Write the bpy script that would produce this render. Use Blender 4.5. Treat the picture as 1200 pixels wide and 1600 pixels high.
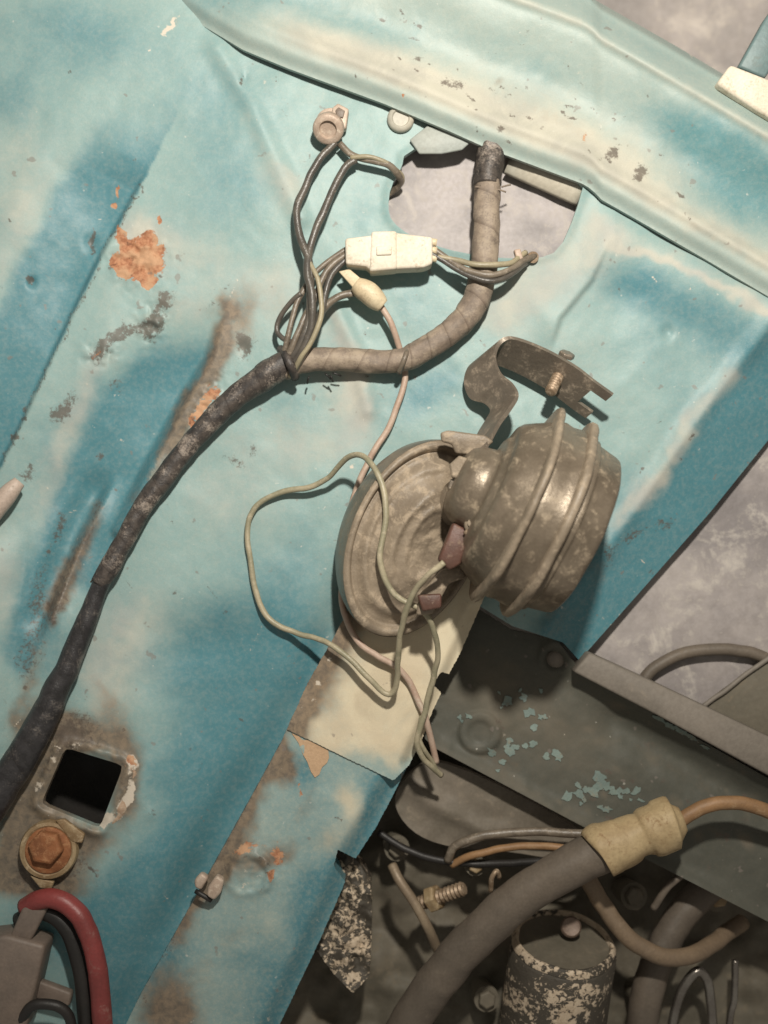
import bpy, bmesh, math, random
import numpy as np
from mathutils import Vector, Matrix

random.seed(7)
rng = np.random.default_rng(11)
scene = bpy.context.scene
for o in list(bpy.data.objects):
    bpy.data.objects.remove(o)

# ------------------------------------------------------------------ units, camera, light
U = 0.0004          # metres per drawing unit (the bay is drawn in units of 0.4 mm)
D = 1900.0          # camera height above the panel, in units
Z0 = 0.20           # panel height above the ground

def V(x, y, h):
    return Vector(((x - 600) * U, (800 - y) * U, Z0 + h * U))

def A(x, y, h):
    f = (D - h) / D
    return V(600 + (x - 600) * f, 800 + (y - 800) * f, h)

cam_d = bpy.data.cameras.new("camera")
cam = bpy.data.objects.new("camera", cam_d)
scene.collection.objects.link(cam)
cam.location = V(600, 800, D)
cam_d.sensor_fit = 'VERTICAL'
cam_d.sensor_height = 24
cam_d.sensor_width = 18
cam_d.lens = 24 * D / 1600
cam_d.clip_start = 0.02
cam_d.clip_end = 50
cam_d.dof.use_dof = True
cam_d.dof.focus_distance = (D - 70) * U
cam_d.dof.aperture_fstop = 2.5
scene.camera = cam

w = bpy.data.worlds.new("World")
scene.world = w
w.use_nodes = True
w.node_tree.nodes["Background"].inputs[0].default_value = (1.0, 0.93, 0.82, 1)
w.node_tree.nodes["Background"].inputs[1].default_value = 0.25

ld = bpy.data.lights.new("flash", 'SPOT')
ld.shadow_soft_size = 0.022
ld.spot_size = math.radians(90)
ld.spot_blend = 1.0
ld.energy = 41
ld.color = (1.0, 0.94, 0.84)
fl = bpy.data.objects.new("flash", ld)
scene.collection.objects.link(fl)
fl.location = V(800, -210, 1900)
fl.rotation_euler = (V(700, 330, 0) - fl.location).to_track_quat('-Z', 'Y').to_euler()

vs = scene.view_settings
vs.view_transform = 'Standard'
vs.look = 'None'
vs.exposure = 0.0
vs.gamma = 1.0
vs.use_curve_mapping = False

# ------------------------------------------------------------------ noise in numpy
def vnoise(x, y, sc, seed):
    r = np.random.default_rng(seed).random((64, 64))
    u = x / sc + 1000.37; v = y / sc + 1000.71
    i = np.floor(u).astype(int); j = np.floor(v).astype(int)
    fu = u - i; fv = v - j
    fu = fu * fu * (3 - 2 * fu); fv = fv * fv * (3 - 2 * fv)
    a = r[i % 64, j % 64]; b = r[(i + 1) % 64, j % 64]
    c = r[i % 64, (j + 1) % 64]; d = r[(i + 1) % 64, (j + 1) % 64]
    return (a * (1 - fu) + b * fu) * (1 - fv) + (c * (1 - fu) + d * fu) * fv

def fbm(x, y, sc, seed, n=4):
    t = 0; a = 1; s = 0
    for k in range(n):
        t = t + a * vnoise(x, y, sc / 2 ** k, seed + k); s += a; a *= .55
    return t / s - .5

def sstep(a, b, x):
    t = np.clip((x - a) / (b - a), 0, 1)
    return t * t * (3 - 2 * t)

def blob(X, Y, x, y, rx, ry, ang=0):
    c, s = math.cos(math.radians(ang)), math.sin(math.radians(ang))
    dx, dy = X - x, Y - y
    return np.exp(-(((dx * c + dy * s) / rx) ** 2 + ((-dx * s + dy * c) / ry) ** 2))

def pdist(X, Y, pts):
    """distance to a polyline, sign (left/right) and parameter"""
    best = np.full(X.shape, 1e9); side = np.zeros(X.shape); par = np.zeros(X.shape)
    n = len(pts) - 1
    for k in range(n):
        ax, ay = pts[k]; bx, by = pts[k + 1]
        ex, ey = bx - ax, by - ay
        L = ex * ex + ey * ey
        t = np.clip(((X - ax) * ex + (Y - ay) * ey) / L, 0, 1)
        dx, dy = X - ax - t * ex, Y - ay - t * ey
        d = np.hypot(dx, dy)
        m = d < best
        best = np.where(m, d, best)
        side = np.where(m, np.sign(ex * (Y - ay) - ey * (X - ax)), side)
        par = np.where(m, (k + t) / n, par)
    return best, side, par

def stroke(X, Y, pts, wd):
    d, _, _ = pdist(X, Y, pts)
    return np.exp(-(d / wd) ** 2)

def inpoly(X, Y, poly):
    r = np.zeros(X.shape, bool)
    n = len(poly)
    for k in range(n):
        x1, y1 = poly[k]; x2, y2 = poly[(k + 1) % n]
        if y1 == y2:
            continue
        c = ((y1 > Y) != (y2 > Y)) & (X < (x2 - x1) * (Y - y1) / (y2 - y1) + x1)
        r ^= c
    return r

def rounded(poly, n=2):
    for _ in range(n):
        q = []
        for k in range(len(poly)):
            a = poly[k]; b = poly[(k + 1) % len(poly)]
            q.append((a[0] * .75 + b[0] * .25, a[1] * .75 + b[1] * .25))
            q.append((a[0] * .25 + b[0] * .75, a[1] * .25 + b[1] * .75))
        poly = q
    return poly

# ------------------------------------------------------------------ material helpers
class NT:
    def __init__(self, name):
        self.m = bpy.data.materials.new(name)
        self.m.use_nodes = True
        self.t = self.m.node_tree
        self.b = self.t.nodes["Principled BSDF"]
        self.pos = self.t.nodes.new("ShaderNodeNewGeometry").outputs["Position"]
    def link(self, a, b):
        self.t.links.new(a, b)
    def put(self, sock, v):
        if hasattr(v, 'is_linked') or hasattr(v, 'links'):
            self.link(v, sock)
        elif isinstance(v, (tuple, list)):
            sock.default_value = (*v, 1) if len(v) == 3 and sock.type == 'RGBA' else v
        else:
            sock.default_value = v
    def noise(self, sc, det=4, rough=.6, off=0, dist=0, vec=None):
        n = self.t.nodes.new("ShaderNodeTexNoise")
        n.inputs["Scale"].default_value = sc
        n.inputs["Detail"].default_value = det
        n.inputs["Roughness"].default_value = rough
        n.inputs["Distortion"].default_value = dist
        mp = self.t.nodes.new("ShaderNodeMapping")
        mp.inputs["Location"].default_value = (off, off * 1.7, off * .3)
        self.link(vec or self.pos, mp.inputs[0])
        self.link(mp.outputs[0], n.inputs["Vector"])
        return n.outputs[0]
    def math(self, op, a, b=0.0, c=None):
        n = self.t.nodes.new("ShaderNodeMath"); n.operation = op
        self.put(n.inputs[0], a); self.put(n.inputs[1], b)
        if c is not None:
            self.put(n.inputs[2], c)
        return n.outputs[0]
    def ramp(self, x, a, b, lo=0.0, hi=1.0):
        n = self.t.nodes.new("ShaderNodeMapRange"); n.interpolation_type = 'SMOOTHSTEP'
        self.put(n.inputs[0], x)
        n.inputs[1].default_value = a; n.inputs[2].default_value = b
        n.inputs[3].default_value = lo; n.inputs[4].default_value = hi
        return n.outputs[0]
    def mix(self, f, a, b, mode='MIX'):
        n = self.t.nodes.new("ShaderNodeMix"); n.data_type = 'RGBA'; n.blend_type = mode
        self.put(n.inputs[0], f); self.put(n.inputs[6], a); self.put(n.inputs[7], b)
        return n.outputs[2]
    def attr(self, name):
        n = self.t.nodes.new("ShaderNodeAttribute"); n.attribute_name = name
        s = self.t.nodes.new("ShaderNodeSeparateColor")
        self.link(n.outputs["Color"], s.inputs[0])
        return s.outputs
    def bump(self, h, strength, dist):
        n = self.t.nodes.new("ShaderNodeBump")
        n.inputs["Strength"].default_value = strength
        n.inputs["Distance"].default_value = dist
        self.link(h, n.inputs["Height"])
        self.link(n.outputs[0], self.b.inputs["Normal"])
    def out(self, col, rough, metal=0.0, spec=.5):
        self.put(self.b.inputs["Base Color"], col)
        self.put(self.b.inputs["Roughness"], rough)
        self.put(self.b.inputs["Metallic"], metal)
        self.put(self.b.inputs["Specular IOR Level"], spec)
        return self.m

def paint_mat(name, pale, deep, dust1, dust2, rough=.46, spec=.35):
    n = NT(name)
    a1 = n.attr("wear_light_a"); a2 = n.attr("wear_b")
    big = n.noise(28, 5, .6, 1.3, .6)
    big2 = n.noise(45, 5, .65, 7.1, .8)
    mid = n.noise(190, 5, .65, 3.7, .4)
    mid2 = n.noise(330, 4, .65, 9.2)
    fine = n.noise(1500, 3, .6, 5.5)
    def brk(m, amp1, amp2, b=big, c=mid):
        x = n.math('MULTIPLY_ADD', n.math('SUBTRACT', b, .5), amp1, m)
        return n.math('MULTIPLY_ADD', n.math('SUBTRACT', c, .5), amp2, x)
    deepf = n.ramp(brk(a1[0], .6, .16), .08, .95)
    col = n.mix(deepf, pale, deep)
    col = n.mix(n.ramp(mid2, .38, .72, 0, .5), col, n.mix(.25, col, dust1), 'MIX')
    spk = n.noise(620, 5, .7, 14.0)
    col = n.mix(n.ramp(spk, .52, .72, 0, .22), col, n.mix(.5, col, (.16, .17, .15)))
    col = n.mix(n.ramp(n.noise(520, 4, .7, 19.0), .55, .75, 0, .22), col, n.mix(.6, col, dust1))
    dustf = n.ramp(brk(a1[1], .55, .30, big2, mid), .22, 1.05, 0, .80)
    dcol = n.mix(n.ramp(big, .35, .65), dust1, dust2)
    col = n.mix(dustf, col, dcol)
    # soft brown stain
    stf = n.ramp(brk(a2[1], .5, .35, big2, mid), .18, 1.05, 0, .82)
    col = n.mix(stf, col, n.mix(n.ramp(mid, .3, .7), (.105, .060, .036), (.24, .155, .092)))
    # grime speckle
    gr = n.ramp(brk(a2[0], .2, 1.7, big, n.noise(420, 6, .75, 12.2)), .42, .72, 0, .8)
    col = n.mix(gr, col, n.mix(mid, (.045, .035, .028), (.16, .125, .10)))
    # white primer / bare chips
    wh = n.ramp(brk(a2[2], .1, 1.0, big, mid2), .42, .6, 0, .9)
    col = n.mix(wh, col, (.62, .55, .46))
    # rust
    rf = n.ramp(brk(a1[2], .2, .9, big2, mid), .42, .52)
    rcol = n.mix(n.ramp(mid2, .35, .65), (.30, .125, .065), (.47, .235, .13))
    rcol = n.mix(n.ramp(mid, .56, .72), rcol, (.13, .06, .035))
    rcol = n.mix(n.ramp(n.noise(85, 3, .5, 40), .45, .6, 0, .7), rcol, (.52, .33, .20))
    col = n.mix(rf, col, rcol)
    # scattered pin chips
    ch = n.ramp(n.noise(120, 2, .5, 21), .70, .74, 0, .55)
    col = n.mix(ch, col, (.20, .17, .15))
    ch2 = n.ramp(n.noise(210, 2, .5, 33), .735, .79, 0, .45)
    col = n.mix(ch2, col, (.62, .60, .54))
    col = n.mix(n.ramp(fine, .2, .8, 0, .22), col, n.mix(1.0, col, (.55, .52, .48), 'MULTIPLY'))
    r = n.math('ADD', n.math('MULTIPLY', n.math('MAXIMUM', dustf, rf), .3), rough)
    h = n.math('ADD', n.math('MULTIPLY', rf, -.5), n.math('MULTIPLY', mid2, .35))
    h = n.math('ADD', h, n.math('MULTIPLY', fine, .10))
    h = n.math('ADD', h, n.math('MULTIPLY', big2, .5))
    n.bump(h, .30, .0010)
    return n.out(col, r, 0, spec)

def dusty(name, base, base2, dust_light, amount=.5, rough=.5, metal=0.0, sc=140, spec=.5, bump=.4):
    n = NT(name)
    a = n.noise(sc, 6, .65, .7, .5); b = n.noise(sc * 6, 4, .6, 3.1); c = n.noise(sc * .35, 4, .6, 5)
    col = n.mix(n.ramp(c, .35, .65), base, base2)
    x = n.math('MULTIPLY_ADD', n.math('SUBTRACT', b, .5), .5, a)
    f = n.ramp(x, .72 - amount * .5, .95 - amount * .45, 0, .9)
    col = n.mix(f, col, dust_light)
    col = n.mix(n.ramp(b, .25, .75, 0, .3), col, n.mix(1.0, col, (.4, .38, .36), 'MULTIPLY'))
    n.bump(n.math('ADD', n.math('MULTIPLY', a, .6), n.math('MULTIPLY', b, .35)), bump, .001)
    return n.out(col, n.math('MULTIPLY_ADD', f, .35, rough), n.math('MULTIPLY', n.math('SUBTRACT', 1.0, f), metal), spec)

def tape_mat(name, base, base2, dust_light, amount=.5, rough=.65):
    n = dusty_nodes = NT(name)
    uv = n.t.nodes.new("ShaderNodeUVMap").outputs[0]
    s = n.t.nodes.new("ShaderNodeSeparateXYZ"); n.link(uv, s.inputs[0])
    ph = n.math('FRACT', n.math('ADD', s.outputs[0], s.outputs[1]))
    a = n.noise(160, 6, .65, .7, .5); b = n.noise(900, 4, .6, 3.1)
    col = n.mix(n.ramp(a, .35, .65), base, base2)
    edge = n.ramp(ph, .86, 1.0)
    x = n.math('MULTIPLY_ADD', n.math('SUBTRACT', b, .5), .6, n.noise(75, 5, .65, 9))
    f = n.ramp(x, .70 - amount * .5, .95 - amount * .45, 0, .9)
    col = n.mix(f, col, dust_light)
    col = n.mix(n.math('MULTIPLY', edge, .5), col, n.mix(1.0, col, (.35, .3, .28), 'MULTIPLY'))
    col = n.mix(n.ramp(b, .25, .75, 0, .4), col, n.mix(1.0, col, (.4, .38, .36), 'MULTIPLY'))
    n.bump(n.math('ADD', n.math('MULTIPLY', a, .6), n.math('MULTIPLY', b, .5)), .5, .001)
    return n.out(col, rough, 0, .5)

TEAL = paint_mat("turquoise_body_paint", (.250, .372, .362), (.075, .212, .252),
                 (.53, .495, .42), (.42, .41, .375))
RAILP = paint_mat("pale_green_body_paint", (.325, .40, .37), (.11, .25, .27),
                  (.54, .50, .41), (.42, .39, .33))
STRIPP = paint_mat("strip_paint", (.29, .38, .36), (.074, .197, .235), (.74, .62, .43), (.62, .50, .34))
GREASY = paint_mat("greasy_support_paint", (.085, .086, .070), (.055, .058, .049),
                   (.155, .132, .100), (.115, .105, .080), .55, .3)
CONCRETE = dusty("concrete", (.54, .485, .455), (.36, .33, .315), (.74, .67, .60), .5, .8, 0, 26, .3)
INNERGREY = dusty("grey_fender_inside", (.42, .385, .378), (.27, .25, .25), (.52, .48, .45), .5, .6, 0, 62, .4)
CONCRETE2 = dusty("grey_mauve_apron", (.35, .315, .30), (.22, .20, .198), (.52, .48, .435), .46, .6, 0, 42, .35, .5)
HORN = dusty("horn_metal", (.24, .195, .145), (.165, .132, .096), (.39, .315, .225), .46, .36, .40, 110, .5, .45)
HORND = dusty("horn_dusty", (.28, .225, .165), (.20, .16, .117), (.45, .36, .26), .5, .45, .0, 130, .45, .6)
BRACKET = dusty("bracket_metal", (.19, .16, .128), (.24, .20, .158), (.38, .31, .235), .45, .42, .4, 110)
STUD = dusty("stud_metal", (.34, .25, .17), (.24, .165, .105), (.5, .40, .29), .5, .45, .4, 300)
CLOTH = tape_mat("cloth_tape", (.25, .195, .15), (.18, .142, .112), (.40, .325, .245), .55)
TAPE = tape_mat("dirty_tape", (.085, .070, .060), (.032, .028, .027), (.38, .32, .27), .42, .5)
SLEEVE = tape_mat("black_sleeve", (.022, .021, .022), (.040, .038, .040), (.17, .15, .135), .34, .36)
WIREDK = dusty("dark_wire", (.075, .067, .058), (.11, .097, .08), (.30, .255, .20), .28, .3, 0, 260)
WIREMID = dusty("brown_wire", (.20, .165, .125), (.13, .105, .08), (.40, .335, .26), .4, .35, 0, 260)
WIRELT = dusty("cream_wire", (.37, .32, .21), (.28, .245, .165), (.50, .43, .31), .3, .42, 0, 200)
WIREGR = dusty("green_wire", (.40, .35, .24), (.27, .25, .165), (.50, .43, .31), .42, .42, 0, 160)
WIREPK = dusty("pink_wire", (.50, .38, .30), (.42, .29, .22), (.58, .50, .40), .4, .5, 0, 120)
CREAM = dusty("cream_plastic", (.74, .68, .57), (.67, .60, .48), (.52, .43, .32), .36, .6, 0, 110, .3, .3)
YELLOW = dusty("yellowed_plastic", (.68, .58, .40), (.58, .47, .31), (.42, .33, .22), .35, .5, 0, 120, .4)
PINKMET = dusty("dull_socket_metal", (.52, .42, .34), (.42, .32, .25), (.66, .57, .46), .4, .5, .15, 200)
REDPL = dusty("brown_red_plastic", (.12, .055, .040), (.085, .042, .030), (.26, .18, .13), .4, .5, 0, 200)
REDCAB = dusty("red_cable", (.24, .045, .042), (.18, .037, .034), (.30, .14, .12), .3, .42, 0, 100)
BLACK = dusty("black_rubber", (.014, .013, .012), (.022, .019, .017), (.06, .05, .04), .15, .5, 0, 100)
RUSTBOLT = dusty("rusted_bolt", (.30, .12, .05), (.19, .075, .032), (.42, .22, .11), .5, .65, 0, 240, .3, .8)
WASHER = dusty("dirty_washer", (.36, .27, .155), (.25, .165, .085), (.48, .38, .25), .45, .55, .2, 200)
HOSE = dusty("dusty_hazed_hose", (.115, .095, .075), (.145, .118, .092), (.22, .18, .135), .25, .55, 0, 90, .35)  # base lifted so the dark rubber carries the milky glare
BOOT = dusty("cream_boot", (.42, .32, .18), (.33, .235, .125), (.26, .16, .08), .35, .6, 0, 90, .4)
COPPER = dusty("brown_cable", (.30, .17, .08), (.22, .125, .06), (.38, .25, .14), .4, .55, 0, 120)
OLIVE = dusty("greasy_hazed_engine", (.125, .112, .085), (.155, .135, .102), (.22, .185, .135), .4, .6, 0, 50, .3)  # raised base takes the brown veil of glare into the colour
FLAKE = None
def flake_mat(name="flaking_black_paint", lo_=.55):
    n = NT(name)
    a = n.noise(22, 7, .72, 1.0, .9); b = n.noise(260, 5, .7, 4, .5)
    x = n.math('MULTIPLY_ADD', n.math('SUBTRACT', b, .5), .75, a)
    f = n.ramp(x, lo_, lo_ + .04)
    col = n.mix(f, n.mix(a, (.055, .048, .038), (.085, .072, .055)), n.mix(n.ramp(b, .3, .7), (.42, .32, .22), (.58, .48, .36)))
    n.bump(n.math('SUBTRACT', b, n.math('MULTIPLY', f, .6)), .6, .002)
    return n.out(col, .55, 0, .4)
FLAKE = flake_mat()
FLAKE3 = flake_mat("crusted_paint", .50)
FLAKE2 = flake_mat("flaking_rim_paint", .42)
CHROME = dusty("dull_chrome", (.30, .28, .25), (.2, .18, .16), (.25, .2, .15), .15, .25, .8, 120)

# ------------------------------------------------------------------ object helpers
col = scene.collection
def tag(o, label, cat, group=None):
    o["label"] = label; o["category"] = cat
    if group:
        o["group"] = group
    return o
def thing(name, x, y, h, label, cat, group=None):
    o = bpy.data.objects.new(name, None)
    o.empty_display_size = .01
    o.location = A(x, y, h)
    col.objects.link(o)
    return tag(o, label, cat, group)
def wloc(p):
    l = Vector(p.location)
    while p.parent:
        p = p.parent; l += p.location
    return l
def finish(name, verts, faces, mat, parent=None, smooth=True, origin=None, sharp=None):
    """verts: array of world positions"""
    v = np.asarray([tuple(p) for p in verts]) if not isinstance(verts, np.ndarray) else verts
    c = (v.min(0) + v.max(0)) / 2
    c[2] = v[:, 2].min()
    me = bpy.data.meshes.new(name)
    me.from_pydata((v - c).tolist(), [], faces)
    me.polygons.foreach_set("use_smooth", [smooth] * len(me.polygons))
    me.materials.append(mat)
    me.update()
    o = bpy.data.objects.new(name, me)
    col.objects.link(o)
    cv = Vector(c)
    if parent:
        o.parent = parent
        o.location = cv - wloc(parent)
    else:
        o.location = cv
    return o
def from_bm(name, bm, mat, parent=None, smooth=False, angle=40):
    bmesh.ops.recalc_face_normals(bm, faces=bm.faces)
    for f in bm.faces:
        f.smooth = smooth
    if smooth:
        for e in bm.edges:
            if len(e.link_faces) == 2 and e.calc_face_angle(0) > math.radians(angle):
                e.smooth = False
    cs = np.array([v.co[:] for v in bm.verts])
    c = (cs.min(0) + cs.max(0)) / 2; c[2] = cs[:, 2].min()
    bmesh.ops.translate(bm, verts=bm.verts, vec=-Vector(c))
    me = bpy.data.meshes.new(name); bm.to_mesh(me); bm.free()
    me.materials.append(mat)
    o = bpy.data.objects.new(name, me); col.objects.link(o)
    if parent:
        o.parent = parent; o.location = Vector(c) - wloc(parent)
    else:
        o.location = Vector(c)
    return o

def catmull(pts, step):
    pts = [np.array(p, float) for p in pts]
    P = [2 * pts[0] - pts[1]] + pts + [2 * pts[-1] - pts[-2]]
    out = []
    for k in range(1, len(P) - 2):
        a, b, c, d = P[k - 1:k + 3]
        n = max(2, int(np.linalg.norm(c[:3] - b[:3]) / step))
        for i in range(n):
            t = i / n
            out.append(.5 * ((2 * b) + (c - a) * t + (2 * a - 5 * b + 4 * c - d) * t * t + (3 * b - a - 3 * c + d) * t ** 3))
    out.append(pts[-1])
    return out

def tube(name, pts, r, mat, parent=None, seg=12, step=5, wrap=None, rough=0.0, wamp=.06, jit=3.5, squash=1.0, seed=1):
    """pts: (px,py,h) or (px,py,h,r) ; wrap = pitch of a spiral tape"""
    four = len(pts[0]) == 4
    sm = catmull(pts, step)
    n = len(sm)
    jx = fbm(np.arange(n) * step * 1.0, np.full(n, seed * 53.0 + pts[0][0]), 34, 401, 2) * jit
    jy = fbm(np.arange(n) * step * 1.0, np.full(n, seed * 53.0 + pts[0][1]), 34, 409, 2) * jit
    C = [A(p[0] + jx[i_], p[1] + jy[i_], p[2]) for i_, p in enumerate(sm)]
    R = [(p[3] if four else r) * U for p in sm]
    T = []
    for i in range(n):
        t = C[min(i + 1, n - 1)] - C[max(i - 1, 0)]
        T.append(t.normalized())
    N = T[0].cross(Vector((0, 0, 1)))
    if N.length < 1e-4:
        N = T[0].cross(Vector((0, 1, 0)))
    N.normalize()
    verts = []; uvs = []
    L = 0
    for i in range(n):
        if i:
            L += (C[i] - C[i - 1]).length / U
            N = (N - T[i] * N.dot(T[i])).normalized()
        B = T[i].cross(N)
        for k in range(seg):
            th = 2 * math.pi * k / seg
            rr = R[i]
            if wrap:
                ph = (L / wrap + .45 * math.sin(L / 61.0) + k / seg) % 1.0
                rr *= 1 + wamp * (ph - .5) * (1 if ph < .9 else .2)
            if rough:
                rr *= 1 + rough * float(vnoise(np.array([L]), np.array([k * 7.0 + seed * 31]), 14, seed)[0] - .5) \
                        + rough * .8 * float(vnoise(np.array([L]), np.array([5.0]), 40, seed + 5)[0] - .5)
            verts.append(C[i] + N * (math.cos(th) * rr) + B * (math.sin(th) * rr))
        uvs.append(L / (wrap or 30) + .45 * math.sin(L / 61.0))
    faces = []
    for i in range(n - 1):
        for k in range(seg):
            a = i * seg + k; b = i * seg + (k + 1) % seg
            faces.append((a, b, b + seg, a + seg))
    faces.append(tuple(range(seg - 1, -1, -1)))
    faces.append(tuple((n - 1) * seg + k for k in range(seg)))
    o = finish(name, verts, faces, mat, parent)
    uvl = o.data.uv_layers.new(name="UVMap")
    for p in o.data.polygons:
        for li, vi in zip(p.loop_indices, p.vertices):
            k = vi % seg
            kk = k
            if len(p.vertices) == 4 and k == 0 and any(q % seg == seg - 1 for q in p.vertices):
                kk = seg
            uvl.data[li].uv = (uvs[vi // seg], kk / seg)
    return o

def sheet(name, outline, H, masks, mat, step=3.5, thick=10, holes=(), parent=None, hole_thick=None):
    """a formed sheet: a height field over an outline, with real thickness at every edge"""
    ox = np.array(outline)
    x0, y0 = ox.min(0) - step * 2; x1, y1 = ox.max(0) + step * 2
    xs = np.arange(x0, x1 + step, step); ys = np.arange(y0, y1 + step, step)
    X, Y = np.meshgrid(xs, ys)
    cx, cy = np.meshgrid((xs[:-1] + xs[1:]) / 2, (ys[:-1] + ys[1:]) / 2)
    keep = inpoly(cx, cy, outline)
    for hpoly in holes:
        keep &= ~inpoly(cx, cy, hpoly)
    ny, nx = X.shape
    cnt = np.zeros(X.shape, int)
    cnt[:-1, :-1] += keep; cnt[1:, :-1] += keep; cnt[:-1, 1:] += keep; cnt[1:, 1:] += keep
    bd = (cnt > 0) & (cnt < 4)
    bx = X[bd]; by = Y[bd]
    best = np.full(bx.shape, 1e9); nxp = bx.copy(); nyp = by.copy()
    for poly in [outline] + list(holes):
        m = len(poly)
        for k in range(m):
            ax, ay = poly[k]; qx, qy = poly[(k + 1) % m]
            ex, ey = qx - ax, qy - ay
            L = ex * ex + ey * ey
            if L == 0: continue
            t = np.clip(((bx - ax) * ex + (by - ay) * ey) / L, 0, 1)
            px_, py_ = ax + t * ex, ay + t * ey
            d = np.hypot(px_ - bx, py_ - by)
            mm = d < best
            best = np.where(mm, d, best); nxp = np.where(mm, px_, nxp); nyp = np.where(mm, py_, nyp)
    X[bd] = nxp; Y[bd] = nyp
    used = cnt > 0
    idx = -np.ones(X.shape, int)
    idx[used] = np.arange(used.sum())
    ux, uy = X[used], Y[used]
    uh = H(ux, uy)
    f = (D - uh) / D
    def world(px, py, h, f):
        return np.stack([((px - 600) * f) * U, ((800 - py) * f) * U, Z0 + h * U], 1)
    verts = world(ux, uy, uh, f)
    j, i = np.nonzero(keep)
    quads = np.stack([idx[j, i], idx[j + 1, i], idx[j + 1, i + 1], idx[j, i + 1]], 1)
    # boundary edges -> skirt
    ed = {}
    e_all = np.concatenate([quads[:, [0, 1]], quads[:, [1, 2]], quads[:, [2, 3]], quads[:, [3, 0]]])
    key = np.sort(e_all, 1)
    kk = key[:, 0].astype(np.int64) * len(verts) + key[:, 1]
    un, inv, c = np.unique(kk, return_inverse=True, return_counts=True)
    be = e_all[c[inv] == 1]
    bv = np.unique(be)
    mp = {int(v): n for n, v in enumerate(bv)}
    nb = len(bv); base = len(verts)
    top = verts[bv].copy()
    low = world(ux[bv], uy[bv], uh[bv] - thick, f[bv])   # straight back from the edge
    verts = np.concatenate([verts, top, low])
    faces = quads.tolist()
    for a, b in be.tolist():
        faces.append((base + mp[b], base + mp[a], base + nb + mp[a], base + nb + mp[b]))
    o = finish(name, verts, faces, mat, parent)
    me = o.data
    allx = np.concatenate([ux, ux[bv], ux[bv]]); ally = np.concatenate([uy, uy[bv], uy[bv]])
    mk = masks(allx, ally) if masks else {}
    z = np.zeros(len(allx))
    for an, keys in (("wear_light_a", ("deep", "dust_light", "rust")), ("wear_b", ("grime", "stain", "white"))):
        at = me.color_attributes.new(an, 'FLOAT_COLOR', 'POINT')
        arr = np.stack([mk.get(k_, z) for k_ in keys] + [z + 1], 1).astype(np.float32)
        at.data.foreach_set("color", arr.ravel())
    return o

def prism(name, poly, htop, thick, mat, parent=None, bevel=3, smooth=True, tilt=None):
    """polygon (photo units at its own height) with thickness and rounded edges"""
    bm = bmesh.new()
    hv = [htop if tilt is None else tilt(p) for p in poly]
    top = [bm.verts.new(A(p[0], p[1], hh)) for p, hh in zip(poly, hv)]
    bot = [bm.verts.new(v.co - Vector((0, 0, thick * U))) for v in top]
    bm.faces.new(top); bm.faces.new(bot[::-1])
    n = len(top)
    for k in range(n):
        bm.faces.new((top[k], bot[k], bot[(k + 1) % n], top[(k + 1) % n]))
    bmesh.ops.recalc_face_normals(bm, faces=bm.faces)
    if bevel:
        bmesh.ops.bevel(bm, geom=list(bm.edges), offset=bevel * U, segments=2, affect='EDGES', profile=.5)
    return from_bm(name, bm, mat, parent, smooth, 50)

def frame_from(axis, up=Vector((0, 0, 1))):
    a = Vector(axis).normalized()
    u = up.cross(a)
    if u.length < 1e-3:
        u = Vector((1, 0, 0)).cross(a)
    u.normalize()
    return a, u, a.cross(u)

def lathe(name, center, axis, prof, mat, parent=None, seg=48, wob=None, capped=True, smooth=True):
    """prof: (s along axis, r) in units; center world; axis in world"""
    a, u, v = frame_from(axis)
    verts = []; faces = []
    for s, r in prof:
        for k in range(seg):
            th = 2 * math.pi * k / seg
            rr = r * (1 + (wob(s, th) if wob else 0))
            verts.append(center + a * (s * U) + u * (math.cos(th) * rr * U) + v * (math.sin(th) * rr * U))
    n = len(prof)
    for i in range(n - 1):
        for k in range(seg):
            p = i * seg + k; q = i * seg + (k + 1) % seg
            faces.append((p, q, q + seg, p + seg))
    if capped:
        faces.append(tuple(range(seg - 1, -1, -1)))
        faces.append(tuple((n - 1) * seg + k for k in range(seg)))
    o = finish(name, verts, faces, mat, parent, smooth)
    if smooth:
        bm = bmesh.new(); bm.from_mesh(o.data)
        bmesh.ops.recalc_face_normals(bm, faces=bm.faces)
        for e in bm.edges:
            if len(e.link_faces) == 2 and e.calc_face_angle(0) > math.radians(48):
                e.smooth = False
        bm.to_mesh(o.data); bm.free()
    return o

def hexbolt(name, x, y, h, r, height, mat, parent=None, axis=(0, 0, 1), rot=.2):
    a, u, v = frame_from(axis)
    bm = bmesh.new()
    c = A(x, y, h)
    rings = []
    for s, rr in ((0, r), (height * .8, r), (height, r * .84)):
        rings.append([bm.verts.new(c + a * (s * U) + (u * math.cos(k * math.pi / 3 + rot) + v * math.sin(k * math.pi / 3 + rot)) * (rr * U)) for k in range(6)])
    for i in range(2):
        for k in range(6):
            bm.faces.new((rings[i][k], rings[i][(k + 1) % 6], rings[i + 1][(k + 1) % 6], rings[i + 1][k]))
    bm.faces.new(rings[0][::-1]); bm.faces.new(rings[2])
    bmesh.ops.bevel(bm, geom=list(bm.edges), offset=r * .06 * U, segments=1, affect='EDGES')
    return from_bm(name, bm, mat, parent)

# ================================================================== THE SETTING
gx = 0
bm = bmesh.new()
for p in ((-3, -3), (3, -3), (3, 3), (-3, 3)):
    bm.verts.new((p[0], p[1], 0))
bm.faces.new(bm.verts)
g = from_bm("ground", bm, CONCRETE)
g["kind"] = "structure"

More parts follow.
